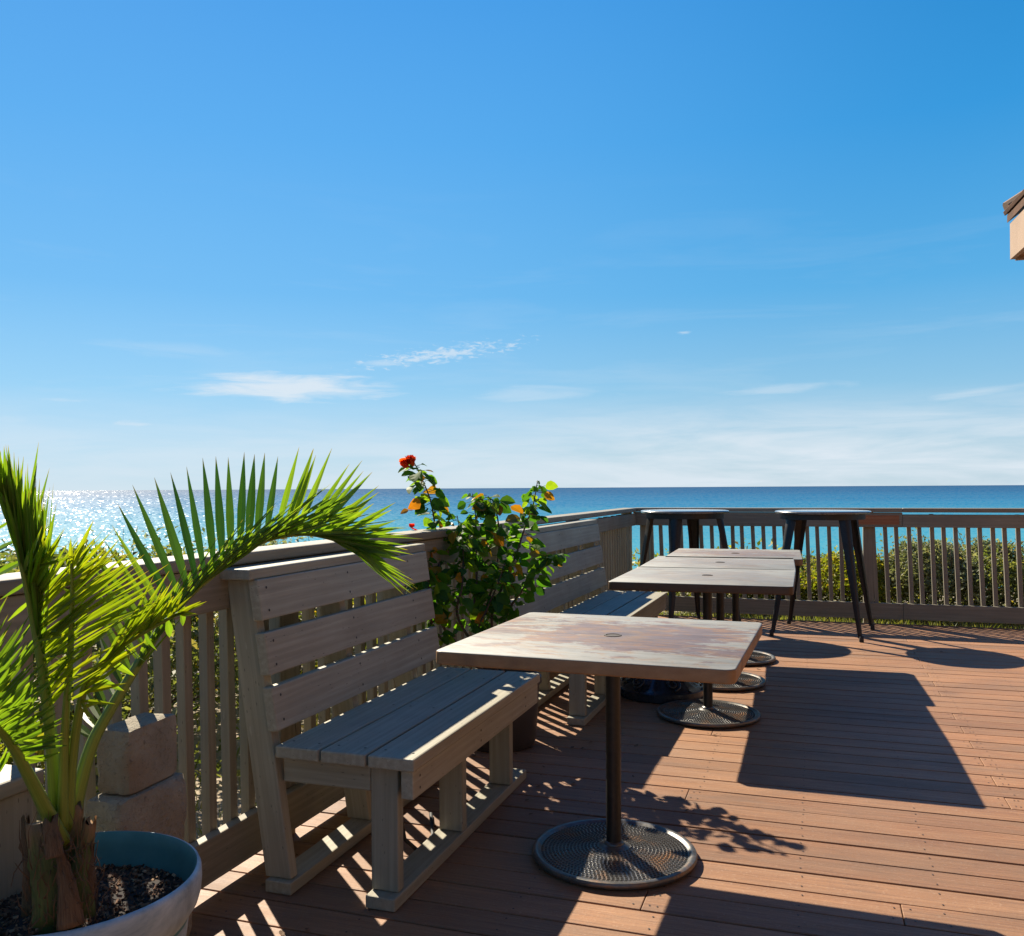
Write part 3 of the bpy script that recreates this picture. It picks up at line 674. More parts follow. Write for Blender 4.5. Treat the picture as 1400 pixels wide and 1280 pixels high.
rough_block(-1.757, -1.64, 1.80, 2.075, .001, .275, (0, 0, .02), 'lowest concrete block of the stack beside the palm pot, mostly hidden by the pot', 1)
rough_block(-1.757, -1.645, 1.80, 2.06, .277, .472, (0, 0, -.01), 'middle rough concrete block of the stack against the railing', 5)
rough_block(-1.756, -1.655, 1.835, 2.035, .474, .642, (.0, .0, .05), 'topmost chipped concrete block of the stack, sunlit on its top edge', 9)
tp0 = empty('timber_post', (-1.70, 1.42, 0)); tag(tp0, 'short square brown timber post behind the palm at the left edge', 'post')
mb = MB(); mb.box(-.062, .062, -.13, .115, .001, .598); mb.build('shaft', M['fence'], tp0, bevel=.005)
mb = MB(); mb.box(-.066, .074, -.15, .135, .6005, .636); mb.build('cap', M['fence'], tp0, bevel=.006)

# ------------------------------------------------------------------ metal pot and palm
PX, PY = -1.468, 1.466
pot = empty('plant_pot', (PX, PY, 0)); pot.scale = (1.045, 1.045, 1); tag(pot, 'round weathered blue grey metal pot holding the palm', 'pot')
mb = MB(); mb.lathe([(.0001, .004), (.165, .004), (.172, .012), (.186, .12), (.196, .20), (.204, .235), (.206, .25), (.204, .262), (.211, .275), (.218, .30), (.2215, .33), (.222, .345), (.230, .358), (.241, .375), (.2465, .395), (.2485, .42), (.2475, .44), (.244, .449), (.239, .4505)], n=80)
mb.build('pot_wall', M['pot'], pot, smooth=True)
mb = MB(); mb.lathe([(.239, .4502), (.236, .446), (.233, .42), (.226, .36), (.220, .33)], n=80); mb.build('pot_lining', M['pot_in'], pot, smooth=True)
mb = MB(); mb.lathe([(.2275, .372), (.16, .380), (.08, .388), (.0001, .392)], n=48); mb.build('soil', M['soil'], pot, smooth=True)
mb = MB()
for i in range(2600):
    r = .222 * math.sqrt(random.random()); a = random.uniform(0, 6.283); z = .392 - .02 * r / .2275 + random.uniform(0, .006)
    u = Vector((random.gauss(0, 1), random.gauss(0, 1), random.gauss(0, .45))).normalized(); v = u.orthogonal().normalized(); w = u.cross(v)
    L, B, T = random.uniform(.006, .018), random.uniform(.003, .006), random.uniform(.001, .003)
    mb.obox(Vector((r * math.cos(a), r * math.sin(a), z)) - u * L / 2, u * L, v * B, w * T)
mu = mb.build('mulch', M['mulch'], pot); mu['kind'] = 'stuff'

palm = empty('palm', (0, 0, 0)); palm.location = at(85, 1258, 1.72); tag(palm, 'young palm with bright green and yellow arching fronds in the metal pot', 'palm')
PO = palm.location.copy()
def ppart(mb, name, m, parent=palm, smooth=True):
    mb.v = [tuple(Vector(p) - PO) for p in mb.v]; return mb.build(name, m, parent, smooth=smooth)
def spline(ps, n):
    """Catmull-Rom through the points"""
    ps = [Vector(p) for p in ps]; ps = [ps[0] * 2 - ps[1]] + ps + [ps[-1] * 2 - ps[-2]]; out = []
    segs = len(ps) - 3
    for k in range(n + 1):
        u = k / n * segs; i = min(int(u), segs - 1); f = u - i; a, b_, c, d_ = ps[i:i + 4]
        out.append(.5 * ((2 * b_) + (c - a) * f + (2 * a - 5 * b_ + 4 * c - d_) * f * f + (3 * b_ - a - 3 * c + d_) * f ** 3))
    return out
def pxs(lst): return [at(*p) for p in lst]
def path_at(path, u):
    u = max(0, min(.9999, u)) * (len(path) - 1); i = int(u); return path[i].lerp(path[i + 1], u - i)
TOC = lambda p: (Vector((0, 0, H)) - p).normalized()
def frond(rachis, r0, mname):
    path = spline(pxs(rachis), 44)
    mb = MB(); n = len(path); mb.tube(path, [r0 * (1 - .82 * (i / (n - 1)) ** .7) + .0012 for i in range(n)], 8, squash=.75)
    root = ppart(mb, 'frond', M['stalk']); return root, path
def leaflets(root, path, items, m, w=.0115, fold=.4, droop=.02, twist=.6, name='leaflets', dense=0):
    """items: (u along stalk, tip point)"""
    mb = MB(); items = [(u, q) for u, q in items]
    for k in range(dense):
        for (u0, t0), (u1, t1) in zip(items[:-1], items[1:]):
            f = random.uniform(.3, .7)
            if abs(u1 - u0) < .12 and (Vector(t1) - Vector(t0)).length < .16: items.append((u0 + (u1 - u0) * f, Vector(t0).lerp(Vector(t1), f) + Vector((random.gauss(0, .012), random.gauss(0, .02), random.gauss(0, .014)))))
        items = items[:len(items)]
        if k == 0: items = [q for q in items]
    if dense: w *= .84
    for u, tip in items:
        p = path_at(path, u); tip = Vector(tip)
        nrm = (TOC(p) + Vector((random.gauss(0, twist), random.gauss(0, twist), random.gauss(0, twist) * .5))).normalized()
        mb.blade(p, tip, w * random.uniform(.85, 1.15), nrm, droop=random.uniform(-droop, droop * 1.5), fold=fold, n=7)
    o = ppart(mb, name, m, root, smooth=False)
    o.matrix_parent_inverse = Matrix.Identity(4)
    return o
def tips(lst, Z0, Z1, jz=.05):
    n = len(lst); return [at(x, y, Z0 + (Z1 - Z0) * i / max(1, n - 1) + random.uniform(-jz, jz)) for i, (x, y) in enumerate(lst)]

# big frond arching to the right
f1, pa = frond([(97, 1135, 1.74), (108, 1080, 1.75), (125, 1020, 1.77), (147, 977, 1.80), (187, 911, 1.86), (225, 852, 1.93), (265, 808, 1.99), (312, 770, 2.05), (359, 740, 2.11), (413, 730, 2.17), (451, 736, 2.21), (485, 748, 2.24)], .017, 'palm')
up = [(98, 985), (104, 962), (112, 938), (120, 915), (128, 890), (134, 865), (136, 838), (132, 806), (126, 772), (114, 738), (142, 739), (153, 718), (161, 689), (181, 663), (211, 653), (233, 646), (255, 638), (277, 626), (295, 624), (312, 625), (334, 618), (348, 621), (362, 619), (380, 624), (409, 611), (429, 613), (451, 620), (478, 634), (497, 644), (518, 664), (503, 688), (536, 697), (540, 712)]
tp = tips(up, 1.86, 2.30, .03); n = len(up)
us = [.20 + .73 * (i / (n - 1)) ** .95 for i in range(n)]
leaflets(f1, pa, [(u, q) for u, q in zip(us[:12], tp[:12])], M['palm'], .0085, twist=.25)
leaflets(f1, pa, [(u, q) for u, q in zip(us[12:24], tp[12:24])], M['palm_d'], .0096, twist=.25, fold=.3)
leaflets(f1, pa, [(u, q) for u, q in zip(us[24:], tp[24:])], M['palm'], .0092, twist=.3, fold=.3, dense=1)
it = []
for i in range(64):          # near side: swept forward along the stalk
    u = .34 + .66 * i / 63; p = path_at(pa, u); d = (path_at(pa, min(1, u + .06)) - path_at(pa, u - .04)).normalized()
    L = random.uniform(.20, .27) * (1 - .25 * max(0, u - .8) / .2) * (.62 + .38 * min(1, (u - .3) / .25))
    q = p + (d * random.uniform(.85, 1.0) + TOC(p) * random.uniform(.12, .40) + Vector((0, 0, random.uniform(-.10, .22) - (.42 * max(0, u - .86) / .14)))).normalized() * L
    it.append((u, q))
leaflets(f1, pa, it, M['palm'], .0046, twist=.5, dense=1)
leaflets(f1, pa, [(u, at(x, y, z)) for u, (x, y, z) in zip((.90, .93, .95, .97, .985, 1, 1, 1, .96, .92), [(560, 733, 2.3), (558, 752, 2.25), (555, 768, 2.22), (548, 760, 2.2), (541, 788, 2.16), (530, 770, 2.2), (537, 742, 2.3), (520, 782, 2.14), (545, 722, 2.3), (527, 700, 2.34)])], M['palm'], .0095, twist=.5)

# left upright frond
f2, pb_ = frond([(78, 1135, 1.72), (74, 1060, 1.70), (67, 980, 1.68), (57, 905, 1.66), (47, 850, 1.65), (37, 800, 1.63), (24, 745, 1.61), (8, 690, 1.59), (-6, 652, 1.58)], .016, 'palm')
up2 = [(60, 672), (57, 690), (50, 655), (47, 668), (38, 633), (40, 650), (25, 624), (30, 640), (19, 618), (11, 608), (14, 632), (1, 622), (-8, 640), (-14, 615), (-22, 630), (-6, 604)]
n = len(up2); leaflets(f2, pb_, [(.46 + .54 * i / (n - 1), q) for i, q in enumerate(tips(up2, 1.66, 1.56, .04))], M['palm'], 0.0054, twist=.5, dense=2)
ry = [(96, 930), (102, 912), (108, 895), (120, 880), (118, 860), (126, 830), (136, 815), (150, 800), (160, 775), (158, 755), (143, 741), (127, 738), (110, 735), (88, 724), (70, 721), (76, 745), (60, 735), (98, 760)]
n = len(ry); leaflets(f2, pb_, [(.27 + .41 * i / (n - 1), q) for i, q in enumerate(tips(ry, 1.60, 1.55, .03))], M['palm_y'], 0.0049, twist=.35, dense=2)
up3 = [(66, 700), (55, 668), (62, 712), (46, 645), (44, 690), (34, 652), (28, 700), (22, 650), (15, 660), (70, 730), (8, 640), (0, 660), (-10, 670)]
n = len(up3); leaflets(f2, pb_, [(.36 + .50 * i / (n - 1), q) for i, q in enumerate(tips(up3, 1.62, 1.58, .05))], M['palm'], 0.0051, twist=.6, dense=2)
lf = [(30, 905), (20, 880), (10, 850), (0, 820), (-12, 790), (-20, 760), (-30, 730), (-40, 700), (-45, 680)]
n = len(lf); leaflets(f2, pb_, [(.45 + .5 * i / (n - 1), q) for i, q in enumerate(tips(lf, 1.72, 1.66, .03))], M['palm'], .0062, twist=.5)

# young yellow frond in the middle and one leaning right
f3, pc = frond([(86, 1135, 1.70), (87, 1050, 1.68), (90, 980, 1.66), (95, 905, 1.64), (98, 850, 1.62), (99, 800, 1.60), (98, 770, 1.59)], .011, 'palm')
r3 = [(150, 925), (152, 905), (160, 880), (175, 855), (190, 835), (212, 802), (222, 790), (204, 780), (196, 778), (186, 762), (165, 735), (150, 760), (135, 765), (120, 755), (105, 745), (97, 735)]
l3 = [(60, 930), (62, 900), (66, 865), (72, 830), (80, 800), (88, 760)]
n = len(r3); leaflets(f3, pc, [(.38 + .62 * i / (n - 1), q) for i, q in enumerate(tips(r3, 1.56, 1.54, .03))] + [(.45 + .5 * i / 5, q) for i, q in enumerate(tips(l3, 1.64, 1.58, .03))], M['palm_y'], .0050, twist=.35, dense=1)
f4, pd = frond([(93, 1135, 1.72), (98, 1050, 1.70), (108, 975, 1.67), (120, 930, 1.64), (150, 895, 1.61), (188, 870, 1.58), (230, 846, 1.56), (255, 833, 1.55)], .012, 'palm')
r4 = [(140, 960), (150, 930), (165, 905), (180, 880), (200, 850), (213, 825), (222, 812), (236, 793), (243, 796), (252, 803), (262, 815), (275, 822), (268, 830)]
n = len(r4); leaflets(f4, pd, [(.30 + .66 * i / (n - 1), q) for i, q in enumerate(tips(r4, 1.58, 1.50, .03))], M['palm_y'], 0.0049, twist=.35, dense=2)
d4 = [(170, 945), (185, 925), (200, 905), (215, 890), (232, 872), (250, 856)]
leaflets(f4, pd, [(.45 + .5 * i / 5, q) for i, q in enumerate(tips(d4, 1.72, 1.62, .03))], M['palm'], .0065, twist=.4)

# low frond leaning out to the left
f5, pe = frond([(84, 1150, 1.70), (62, 1105, 1.66), (40, 1062, 1.62), (18, 1022, 1.58), (-4, 995, 1.54), (-34, 960, 1.48), (-75, 925, 1.42)], .018, 'palm')
r5 = [(70, 1032), (72, 1018), (73, 1003), (70, 988), (66, 973), (63, 957), (58, 942), (54, 922), (50, 900), (48, 882), (30, 868), (10, 862), (-6, 850), (-20, 840)]
d5 = [(-20, 1080), (-30, 1060), (-45, 1040), (-60, 1020), (-80, 1000)]
n = len(r5); leaflets(f5, pe, [(.42 + .55 * i / (n - 1), q) for i, q in enumerate(tips(r5, 1.60, 1.46, .03))] + [(.40 + .55 * i / (n - 1), q + Vector((-.006, .03, random.uniform(-.012, .02)))) for i, q in enumerate(tips(r5, 1.63, 1.50, .03))]
         + [(.5 + .45 * i / 4, q) for i, q in enumerate(tips(d5, 1.66, 1.5, .03))], M['palm'], .0052, twist=.35, dense=1)

# cut leaf bases and fibre round the foot
def boot(pts, rad, m, ragged=True, squash=.6, name='leaf_base'):
    path = spline(pxs(pts), 12); n = len(path); rad = [q * .82 for q in rad]; rr = [rad[0] + (rad[1] - rad[0]) * i / (n - 1) for i in range(n)]
    mb = MB(); mb.tube(path, rr, 14, squash=squash, up=TOC(path[0]))
    if ragged:
        for k in range(14):
            q = Vector(mb.v[(n - 1) * 14 + k]); mb.v[(n - 1) * 14 + k] = tuple(q + Vector((random.uniform(-.003, .003), random.uniform(-.003, .003), random.uniform(-.008, .020))))
        for k in range(14):
            j = random.randrange(4, n - 2); q = Vector(mb.v[j * 14 + k]); mb.v[j * 14 + k] = tuple(q + Vector((random.uniform(-.004, .004),) * 3))
    return ppart(mb, name, m, palm)
boot([(66, 1262, 1.66), (64, 1215, 1.66), (58, 1165, 1.665), (52, 1132, 1.67)], (.034, .026), M['boot'])
boot([(112, 1255, 1.69), (112, 1200, 1.70), (117, 1155, 1.71), (123, 1128, 1.715)], (.030, .014), M['boot'])
boot([(92, 1262, 1.72), (94, 1190, 1.72), (98, 1140, 1.725), (102, 1108, 1.73)], (.036, .020), M['boot'])
boot([(40, 1250, 1.72), (41, 1190, 1.72), (36, 1145, 1.72), (35, 1126, 1.72)], (.018, .009), M['fibre'])
boot([(84, 1270, 1.74), (82, 1200, 1.74), (82, 1140, 1.74)], (.050, .026), M['boot'], ragged=False)
boot([(97, 1266, 1.645), (92, 1215, 1.65), (84, 1172, 1.655)], (.030, .010), M['fibre'])
boot([(75, 1172, 1.635), (72, 1150, 1.640), (68, 1128, 1.65)], (.020, .016), M['fibre'])
boot([(122, 1250, 1.70), (124, 1200, 1.70), (126, 1165, 1.71)], (.012, .004), M['fibre'])
mb = MB()
for i in range(260):
    x = random.uniform(30, 132); p = at(x, random.uniform(1150, 1268), random.uniform(1.62, 1.72)); q = p + Vector((random.uniform(-.02, .02), random.uniform(-.02, .02), random.uniform(-.05, .07)))
    mb.tube([p, p.lerp(q, .5) + Vector((random.uniform(-.008, .008), random.uniform(-.008, .008), 0)), q], [.0012, .001, .0005], 4)
ppart(mb, 'fibre_hair', M['fibre'])

# ------------------------------------------------------------------ hibiscus in its planter
hp = empty('planter', (-1.46, 4.13, 0)); tag(hp, 'dark round planter of the hibiscus, standing between the two benches', 'planter')
mb = MB(); mb.lathe([(.0001, .004), (.165, .004), (.172, .02), (.180, .03), (.198, .30), (.208, .305), (.208, .335), (.196, .336), (.192, .29)], n=48); mb.build('planter_wall', M['planter'], hp, smooth='auto')
mb = MB(); mb.lathe([(.1925, .292), (.0001, .30)], n=40); mb.build('soil', M['soil'], hp)
hib = empty('hibiscus', (-1.46, 4.13, .30)); tag(hib, 'tall hibiscus shrub with dark green and yellow leaves and one red flower', 'shrub')
HO = hib.location.copy()
def hpart(mb, name, m, smooth=True, parent=hib):
    mb.v = [tuple(Vector(p) - HO) for p in mb.v]; return mb.build(name, m, parent, smooth=smooth)
ZH = 4.48
base = Vector((-1.46, 4.13, .30))
stems = [
    [(607, 860, 0), (603, 800, -.05), (597, 740, -.05), (590, 690, -.08), (577, 655, -.08), (566, 632, -.08)],
    [(650, 850, .02), (652, 790, .05), (651, 740, .05), (650, 705, .08), (646, 675, .08)],
    [(672, 850, -.1), (688, 800, -.12), (705, 760, -.1), (718, 720, -.08), (729, 690, -.05), (735, 657, -.05)],
    [(690, 850, -.15), (712, 810, -.2), (733, 780, -.22), (752, 760, -.22), (765, 765, -.22)],
    [(628, 850, -.1), (632, 800, -.15), (633, 750, -.15), (625, 705, -.12)],
    [(665, 850, .1), (676, 790, .12), (683, 735, .1), (676, 690, .08), (668, 680, .08)],
    [(600, 870, -.1), (590, 830, -.15), (585, 790, -.18), (580, 740, -.15)],
    [(655, 870, -.2), (665, 835, -.25), (680, 800, -.25), (690, 770, -.25)],
]
paths = []
for s_ in stems:
    pts = [base + Vector((random.uniform(-.05, .05), random.uniform(-.05, .05), 0))] + [at(x, y, (4.28 + max(0, x - 585) / 150 * .28 if y > 770 else ZH + .04) + dz * .5) for x, y, dz in s_]
    path = spline(pts, 26); paths.append(path)
    mb = MB(); mb.tube(path, [.008 - .0058 * i / 26 for i in range(27)], 7); hpart(mb, 'stem', M['stem'])
mbg, mby = MB(), MB(); rnd = random.Random(21)
def hleaf(p, yellow=False, size=1.0):
    a = rnd.uniform(0, 6.283); dv = Vector((math.cos(a), math.sin(a), rnd.uniform(-.55, .35))).normalized()
    nr = (Vector((0, 0, 1)) * rnd.uniform(.1, 1.0) + Vector((rnd.gauss(0, .55), rnd.gauss(0, .55), 0))).normalized()
    L = rnd.uniform(.042, .084) * size; pet = p + dv * rnd.uniform(.012, .05)
    (mby if yellow else mbg).leaf(pet, dv + Vector((0, 0, -.25)), nr, L, L * rnd.uniform(.36, .46), rnd.uniform(.0, .35))
    (mby if yellow else mbg).tube([p, pet], [.0015, .0012], 4, cap=False)
for k, path in enumerate(paths):
    Lp = sum((path[i + 1] - path[i]).length for i in range(26)); cnt = int(Lp / .0112)
    for i in range(cnt):
        u = .22 + .78 * (i + rnd.random()) / cnt
        if u < .5 and rnd.random() < .35: continue
        if k == 0 and u > .58 and rnd.random() < .15: continue
        p = path_at(path, min(u, .999)) + Vector((rnd.gauss(0, .02), rnd.gauss(0, .02), rnd.gauss(0, .012))) * (1.2 - u)
        hleaf(p, rnd.random() < .08, .62 if u > .95 else 1.0)
for (x, y) in [(603, 755), (598, 762), (582, 776), (668, 680), (592, 795), (690, 690), (664, 738), (697, 790), (700, 770), (559, 697), (573, 686), (601, 703), (655, 725), (723, 702)]:
    for _ in range(1): hleaf(at(x + rnd.uniform(-5, 5), y + rnd.uniform(-5, 5), ZH - .12), True)
for _ in range(24):     # dense lower mass
    hx = rnd.uniform(585, 690); hleaf(at(hx, rnd.uniform(775, 870), 4.28 + (hx - 585) / 150 * .28 + rnd.uniform(-.08, .1)), rnd.random() < .05)
hpart(mbg, 'foliage', M['hib'], False); hpart(mby, 'yellow_leaves', M['hib_y'], False)
fl = at(558, 630, ZH - .08); mb = MB()
rnd = random.Random(77)
for i in range(44):
    a = i * 2.4; el_ = rnd.uniform(-.1, 1.3); dv = Vector((math.cos(a) * math.cos(el_), math.sin(a) * math.cos(el_), math.sin(el_)))
    mb.leaf(fl - Vector((0, 0, .012)), dv, dv.orthogonal() + Vector((rnd.gauss(0, .5), rnd.gauss(0, .5), .3)), rnd.uniform(.034, .048), .024, rnd.uniform(-.5, .1))
for i in range(40):
    dv = Vector((rnd.gauss(0, 1), rnd.gauss(0, 1), rnd.gauss(.3, 1))).normalized(); mb.leaf(fl - dv * .004, dv, dv.orthogonal() + Vector((rnd.gauss(0, .5), rnd.gauss(0, .5), .3)), rnd.uniform(.018, .034), .016, rnd.uniform(-.4, .1))
flo = hpart(mb, 'flower', M['petal'], False)
mb = MB(); mb.tube([at(572, 640, ZH - .08), at(565, 641, ZH - .08), at(560, 637, ZH - .08)], [.003, .006, .010], 8); hpart(mb, 'calyx', M['hib'], True)
bud = at(563, 722, ZH - .1); mb = MB()
for i in range(10):
    a = i * .63; dv = Vector((math.cos(a), math.sin(a), .6)).normalized(); mb.leaf(bud, dv, Vector((0, 0, 1)), .024, .013, -.5)
mb.tube([bud, at(575, 727, ZH - .04), at(590, 735, ZH)], [.0035, .003, .003], 6); hpart(mb, 'bud', M['petal'], False)

# ------------------------------------------------------------------ dune scrub beyond the railings
def bush(cx, cy, rx, ry, top, m, seed, n, label, leaf_l=(.028, .050), group='dune shrubs beyond the railings', z0=-.13, flowers=0.0, upright=.3):
    n = int(n * 2.1); rnd = random.Random(seed); root = empty('dune_shrub', (cx, cy, z0)); tag(root, label, 'shrub', group)
    st = MB(); h = top - z0; clumps = []
    for k in range(16):
        a = rnd.uniform(0, 6.283); r = math.sqrt(rnd.random())
        e = Vector((rx * r * math.cos(a), ry * r * math.sin(a), h * rnd.uniform(.35, 1.0) * (1 - .35 * r * r)))
        st.tube([Vector((rnd.uniform(-.1, .1), rnd.uniform(-.1, .1), 0)), e * .5 + Vector((rnd.uniform(-.05, .05), rnd.uniform(-.05, .05), .06)), e], [.011, .008, .003], 5); clumps.append(e)
    for k in range(40):
        a = rnd.uniform(0, 6.283); r = math.sqrt(rnd.random()); clumps.append(Vector((rx * r * math.cos(a), ry * r * math.sin(a), h * rnd.uniform(.08, .93) * (1 - .4 * r * r))))
    for k in range(9):
        a = rnd.uniform(0, 6.283); r = .85 * math.sqrt(rnd.random()); zt_ = h * (1 - .42 * r * r); e = Vector((rx * r * math.cos(a), ry * r * math.sin(a), zt_ * .8))
        st.tube([e, e + Vector((rnd.gauss(0, .05), rnd.gauss(0, .05), zt_ * rnd.uniform(.25, .34)))], [.004, .0015], 4)
    st.build('stems', M['stem'], root, smooth=True)
    lf = MB(); cr = .125 * (rx + ry + h) / 2.6
    for i in range(n):
        c = clumps[rnd.randrange(len(clumps))]; p = c + Vector((rnd.gauss(0, cr), rnd.gauss(0, cr), rnd.gauss(0, cr * .8)))
        if i % 5 < 3:
            a = rnd.uniform(0, 6.283); r = math.sqrt(rnd.random()); from mathutils import noise as _m
            zz = h * (1 - .42 * r * r) * (.90 + .20 * _m.noise(Vector((cx + rx * r * math.cos(a), cy + ry * r * math.sin(a), 0)) * 3.2)) - abs(rnd.gauss(0, .07))
            p = Vector((rx * r * math.cos(a), ry * r * math.sin(a), zz))
        if p.z < .01: p.z = rnd.uniform(.01, .15)
        if p.z > h * 1.04: p.z = h * rnd.uniform(.8, 1.0)
        d_ = (Vector((rnd.gauss(0, 1), rnd.gauss(0, 1), rnd.gauss(upright, .7)))).normalized(); nr = Vector((rnd.gauss(0, .8), rnd.gauss(0, .8), 1)); L = rnd.uniform(*leaf_l)
        sd = d_.cross(nr)
        if sd.length < .01: continue
        sd.normalize(); w = L * rnd.uniform(.22, .34); u2 = sd.cross(d_) * L * .12
        lf.add([p, p + d_ * L * .45 - sd * w + u2, p + d_ * L, p + d_ * L * .45 + sd * w + u2], [(0, 1, 2), (0, 2, 3)])
    lf.build('foliage', m, root); return root
sh = [ # beyond the far railing (x, y, rx, ry, top)
    (-1.05, 10.0, .75, .6, .56, 'scrub_y', 'pale yellow green shrub behind the corner bar table'),
    (-.05, 10.3, .75, .5, .54, 'scrub_o', 'low olive shrub behind the far railing, left of the yellow one'),
    (.42, 10.0, .62, .55, .60, 'scrub_y', 'bright yellow green shrub behind the far railing under the right bar table'),
    (1.15, 9.9, .55, .5, .78, 'scrub_g', 'tall grey green shrub just right of the thick railing post'),
    (1.95, 10.0, .75, .6, .66, 'scrub_o', 'dark olive shrub at the right end of the far railing'),
    (-.62, 10.5, .6, .5, .52, 'scrub_g', 'low grey green shrub behind the far railing between the two bar tables'),
    (1.58, 10.25, .6, .5, .72, 'scrub_g', 'grey green shrub in the middle of the right railing stretch'),
    (2.7, 10.3, .7, .6, .62, 'scrub_y', 'yellowish shrub at the far right behind the railing'),
]
for k, (x, y, rx, ry, tp_, m_, lb) in enumerate(sh): bush(x, y, rx, ry, tp_, M[m_], 50 + k, 5200, lb)
sl = [ # beyond the left railing
    (-3.25, .55, .7, .9, .66, 'scrub_o', 'olive shrub beyond the railing at the left edge, under the palm fronds'),
    (-3.25, 2.0, .75, .9, .84, 'scrub_y', 'yellow green shrub seen through the pickets behind the concrete blocks'),
    (-3.25, 3.5, .75, .9, .93, 'scrub_o', 'olive shrub beyond the railing behind the near bench back'),
    (-3.25, 5.1, .75, .95, .90, 'scrub_y', 'yellow green shrub beyond the railing behind the hibiscus'),
    (-3.25, 6.9, .7, .9, .72, 'scrub_o', 'olive shrub beyond the railing behind the far bench'),
    (-2.6, 8.6, .7, .8, .55, 'scrub_y', 'low yellow green shrub outside the railing corner'),
    (-4.2, 2.4, 1.0, 1.1, .78, 'scrub_g', 'grey green shrub farther out past the left railing, over the palm'),
    (-4.3, 4.4, 1.0, 1.2, .97, 'scrub_o', 'tall olive shrub farther out past the left railing, above the bench cap'),
    (-4.3, 6.6, .9, 1.1, .84, 'scrub_g', 'grey shrub farther out past the left railing, behind the hibiscus'),
]
for k, (x, y, rx, ry, tp_, m_, lb) in enumerate(sl): bush(x, y, rx, ry, tp_, M[m_], 80 + k, 3000 if k < 6 else 5600, lb, (.036, .062))
rnd = random.Random(4); mb = MB()     # scrub that covers the slope as one mass
for i in range(26000):
    if rnd.random() < .55: x, y = rnd.uniform(-13, 14), rnd.uniform(10.6, 17)
    else: x, y = rnd.uniform(-13, -4.2), rnd.uniform(-4, 13)
    from mathutils import noise as _n
    hh = max(.1, .36 + .5 * _n.noise(Vector((x * .6, y * .6, 0)))); gz = ground_z(x, y)
    p = Vector((x, y, gz + hh * rnd.random() ** .6)); d_ = Vector((rnd.gauss(0, 1), rnd.gauss(0, 1), rnd.gauss(.4, .7))).normalized(); L = rnd.uniform(.05, .11); sd = d_.cross(Vector((rnd.gauss(0, .8), rnd.gauss(0, .8), 1))).normalized()
    mb.add([p, p + d_ * L * .45 - sd * L * .3, p + d_ * L, p + d_ * L * .45 + sd * L * .3], [(0, 1, 2), (0, 2, 3)], None, rnd.choice((0, 0, 1, 1, 2)))
tag(mb.build('dune_scrub', [M['scrub_o'], M['scrub_y'], M['scrub_g']]), 'low mixed green scrub covering the dune slope towards the sea', 'scrub', kind='stuff')
mb = MB()                             # grass strip along the deck edges
for i in range(9000):
    if rnd.random() < .6: x, y = rnd.uniform(-2, 7), DECK_END + .1 + abs(rnd.gauss(0, .35))
    else: x, y = -1.95 - abs(rnd.gauss(0, .4)), rnd.uniform(-2, 9)
    p = Vector((x, y, -.13)); q = p + Vector((rnd.gauss(0, .04), rnd.gauss(0, .04), rnd.uniform(.05, .15))); w = rnd.uniform(.003, .006)
    a = rnd.uniform(0, 3.14); sd = Vector((math.cos(a), math.sin(a), 0)) * w; mid_ = p.lerp(q, .55) + Vector((0, 0, .02))
    mb.add([p - sd, p + sd, mid_ + sd * .8, mid_ - sd * .8, q], [(0, 1, 2, 3), (3, 2, 4)])
tag(mb.build('grass', M['grass']), 'green grass growing along the outer edge of the deck', 'grass', kind='stuff')

# ------------------------------------------------------------------ building whose eave shows at the right edge
Q = at(1381, 355, 6.0); zb = Q.z; zt = at(1381, 306, 6.0).z
bl = empty('restaurant_building', (Q.x, Q.y, -.13)); tag(bl, 'tan building with brown roof eave jutting in at the upper right', 'building')
BO = bl.location.copy()
def bpart(mb, name, m, parent=bl, bev=0):
    mb.v = [tuple(Vector(p) - BO) for p in mb.v]; return mb.build(name, m, parent, bevel=bev)
dirn = Vector((-.055, 1, 0)).normalized(); lat = Vector((1, .055, 0))      # eave runs along -dirn from its far corner
def bp(a, l, z): v = Vector((Q.x, Q.y, 0)) - dirn * a + lat * l; v.z = z; return v
bx = lambda mb, a0, a1, l0, l1, z0, z1: mb.obox(bp(a0, l0, z0), -dirn * (a1 - a0), lat * (l1 - l0), Vector((0, 0, z1 - z0)))
mb = MB(); bx(mb, 0, 9, 0, .03, zb, zt); bpart(mb, 'fascia', M['tan'])
mb = MB(); bx(mb, 0, 9, .0305, 1.0, zb + .012, zb + .03); bpart(mb, 'soffit', M['soffit'])
mb = MB(); bx(mb, -.0, .03, .0305, 5, zb - .01, zt - .004); bpart(mb, 'gable_trim', M['tan'])
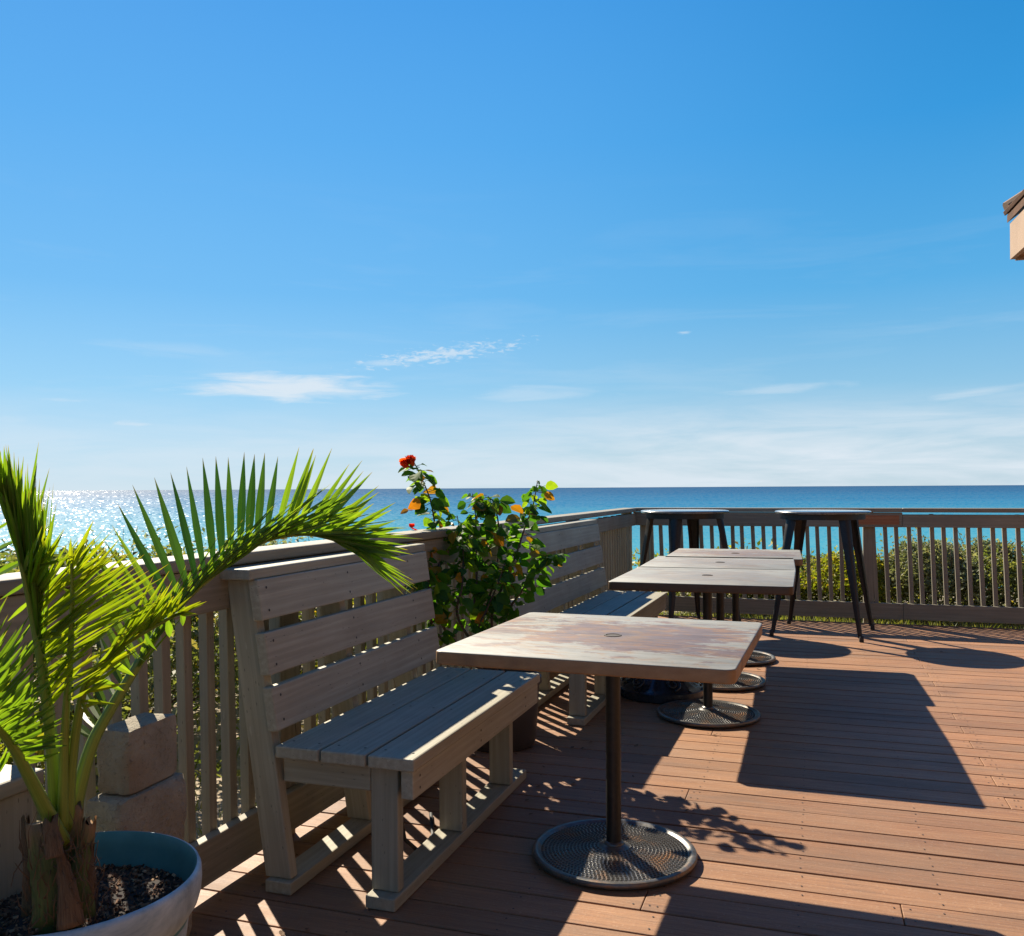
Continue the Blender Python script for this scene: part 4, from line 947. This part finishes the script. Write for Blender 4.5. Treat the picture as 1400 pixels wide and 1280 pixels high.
mb = MB(); bx(mb, .6, 9, .9, 1.1, -.13, zb + .011); bx(mb, .6, .8, 1.1005, 5, -.13, zb + .011); wl = bpart(mb, 'wall', M['soffit'])
wn = MB(); bx(wn, 2.5, 3.9, .88, .895, .9, 2.1); w_o = bpart(wn, 'window', M['roof'], bl, .004)
wn = MB(); bx(wn, 2.57, 3.83, .865, .878, .97, 2.03); bpart(wn, 'pane', M['glass'], w_o)
# pitched roof with a proud drip edge, and courses of thick shingles showing at the far verge
sl_ = .75; mb = MB()
mb.obox(bp(-.02, -.012, zt + .012), -dirn * 9.1, lat * 3 + Vector((0, 0, 3 * sl_)), Vector((0, 0, .05)))
rf = bpart(mb, 'roof', M['roof'])
for k in range(9):
    l0 = -.02 + .3 * k; z0 = zt + .062 + l0 * sl_ + .02
    mb = MB(); mb.obox(bp(-.05, l0, z0), -dirn * 9.1, lat * .30 + Vector((0, 0, .30 * sl_ - .02)), Vector((-.01, 0, .028))); bpart(mb, 'shingle_course', M['roof'], rf, .004)
mb = MB()
for k in range(7):
    l0 = .0 + .34 * k; p = bp(-.03, l0, zt + .10 + l0 * sl_); q = bp(-.03, l0 + .36, zt + .10 + (l0 + .36) * sl_ - .03); mb.tube([p, q], [.062, .050], 12)
bpart(mb, 'verge_tiles', M['soffit'], rf)

# a few fallen leaves and bits of litter on the boards
mb = MB(); rnd = random.Random(12)
for (x, y, sx, sy, n) in ((-1.25, 4.1, .25, .25, 22), (-.9, 3.6, .35, .4, 10), (-1.0, 2.9, .5, .8, 10), (-1.55, 2.2, .12, .5, 10), (.4, 5.5, 1.0, 2.0, 10), (-1.2, 7.5, .3, .9, 10)):
    for _ in range(n):
        a = rnd.uniform(0, 6.283); L = rnd.uniform(.008, .03); p = Vector((max(-1.72, rnd.gauss(x, sx)), rnd.gauss(y, sy), .004))
        mb.leaf(p, (math.cos(a), math.sin(a), .05), (rnd.gauss(0, .15), rnd.gauss(0, .15), 1), L, L * .35, rnd.uniform(-.25, .0))
tag(mb.build('leaf_litter', M['fibre']), 'small dry brown leaves and bits scattered on the deck boards', 'litter', kind='stuff')
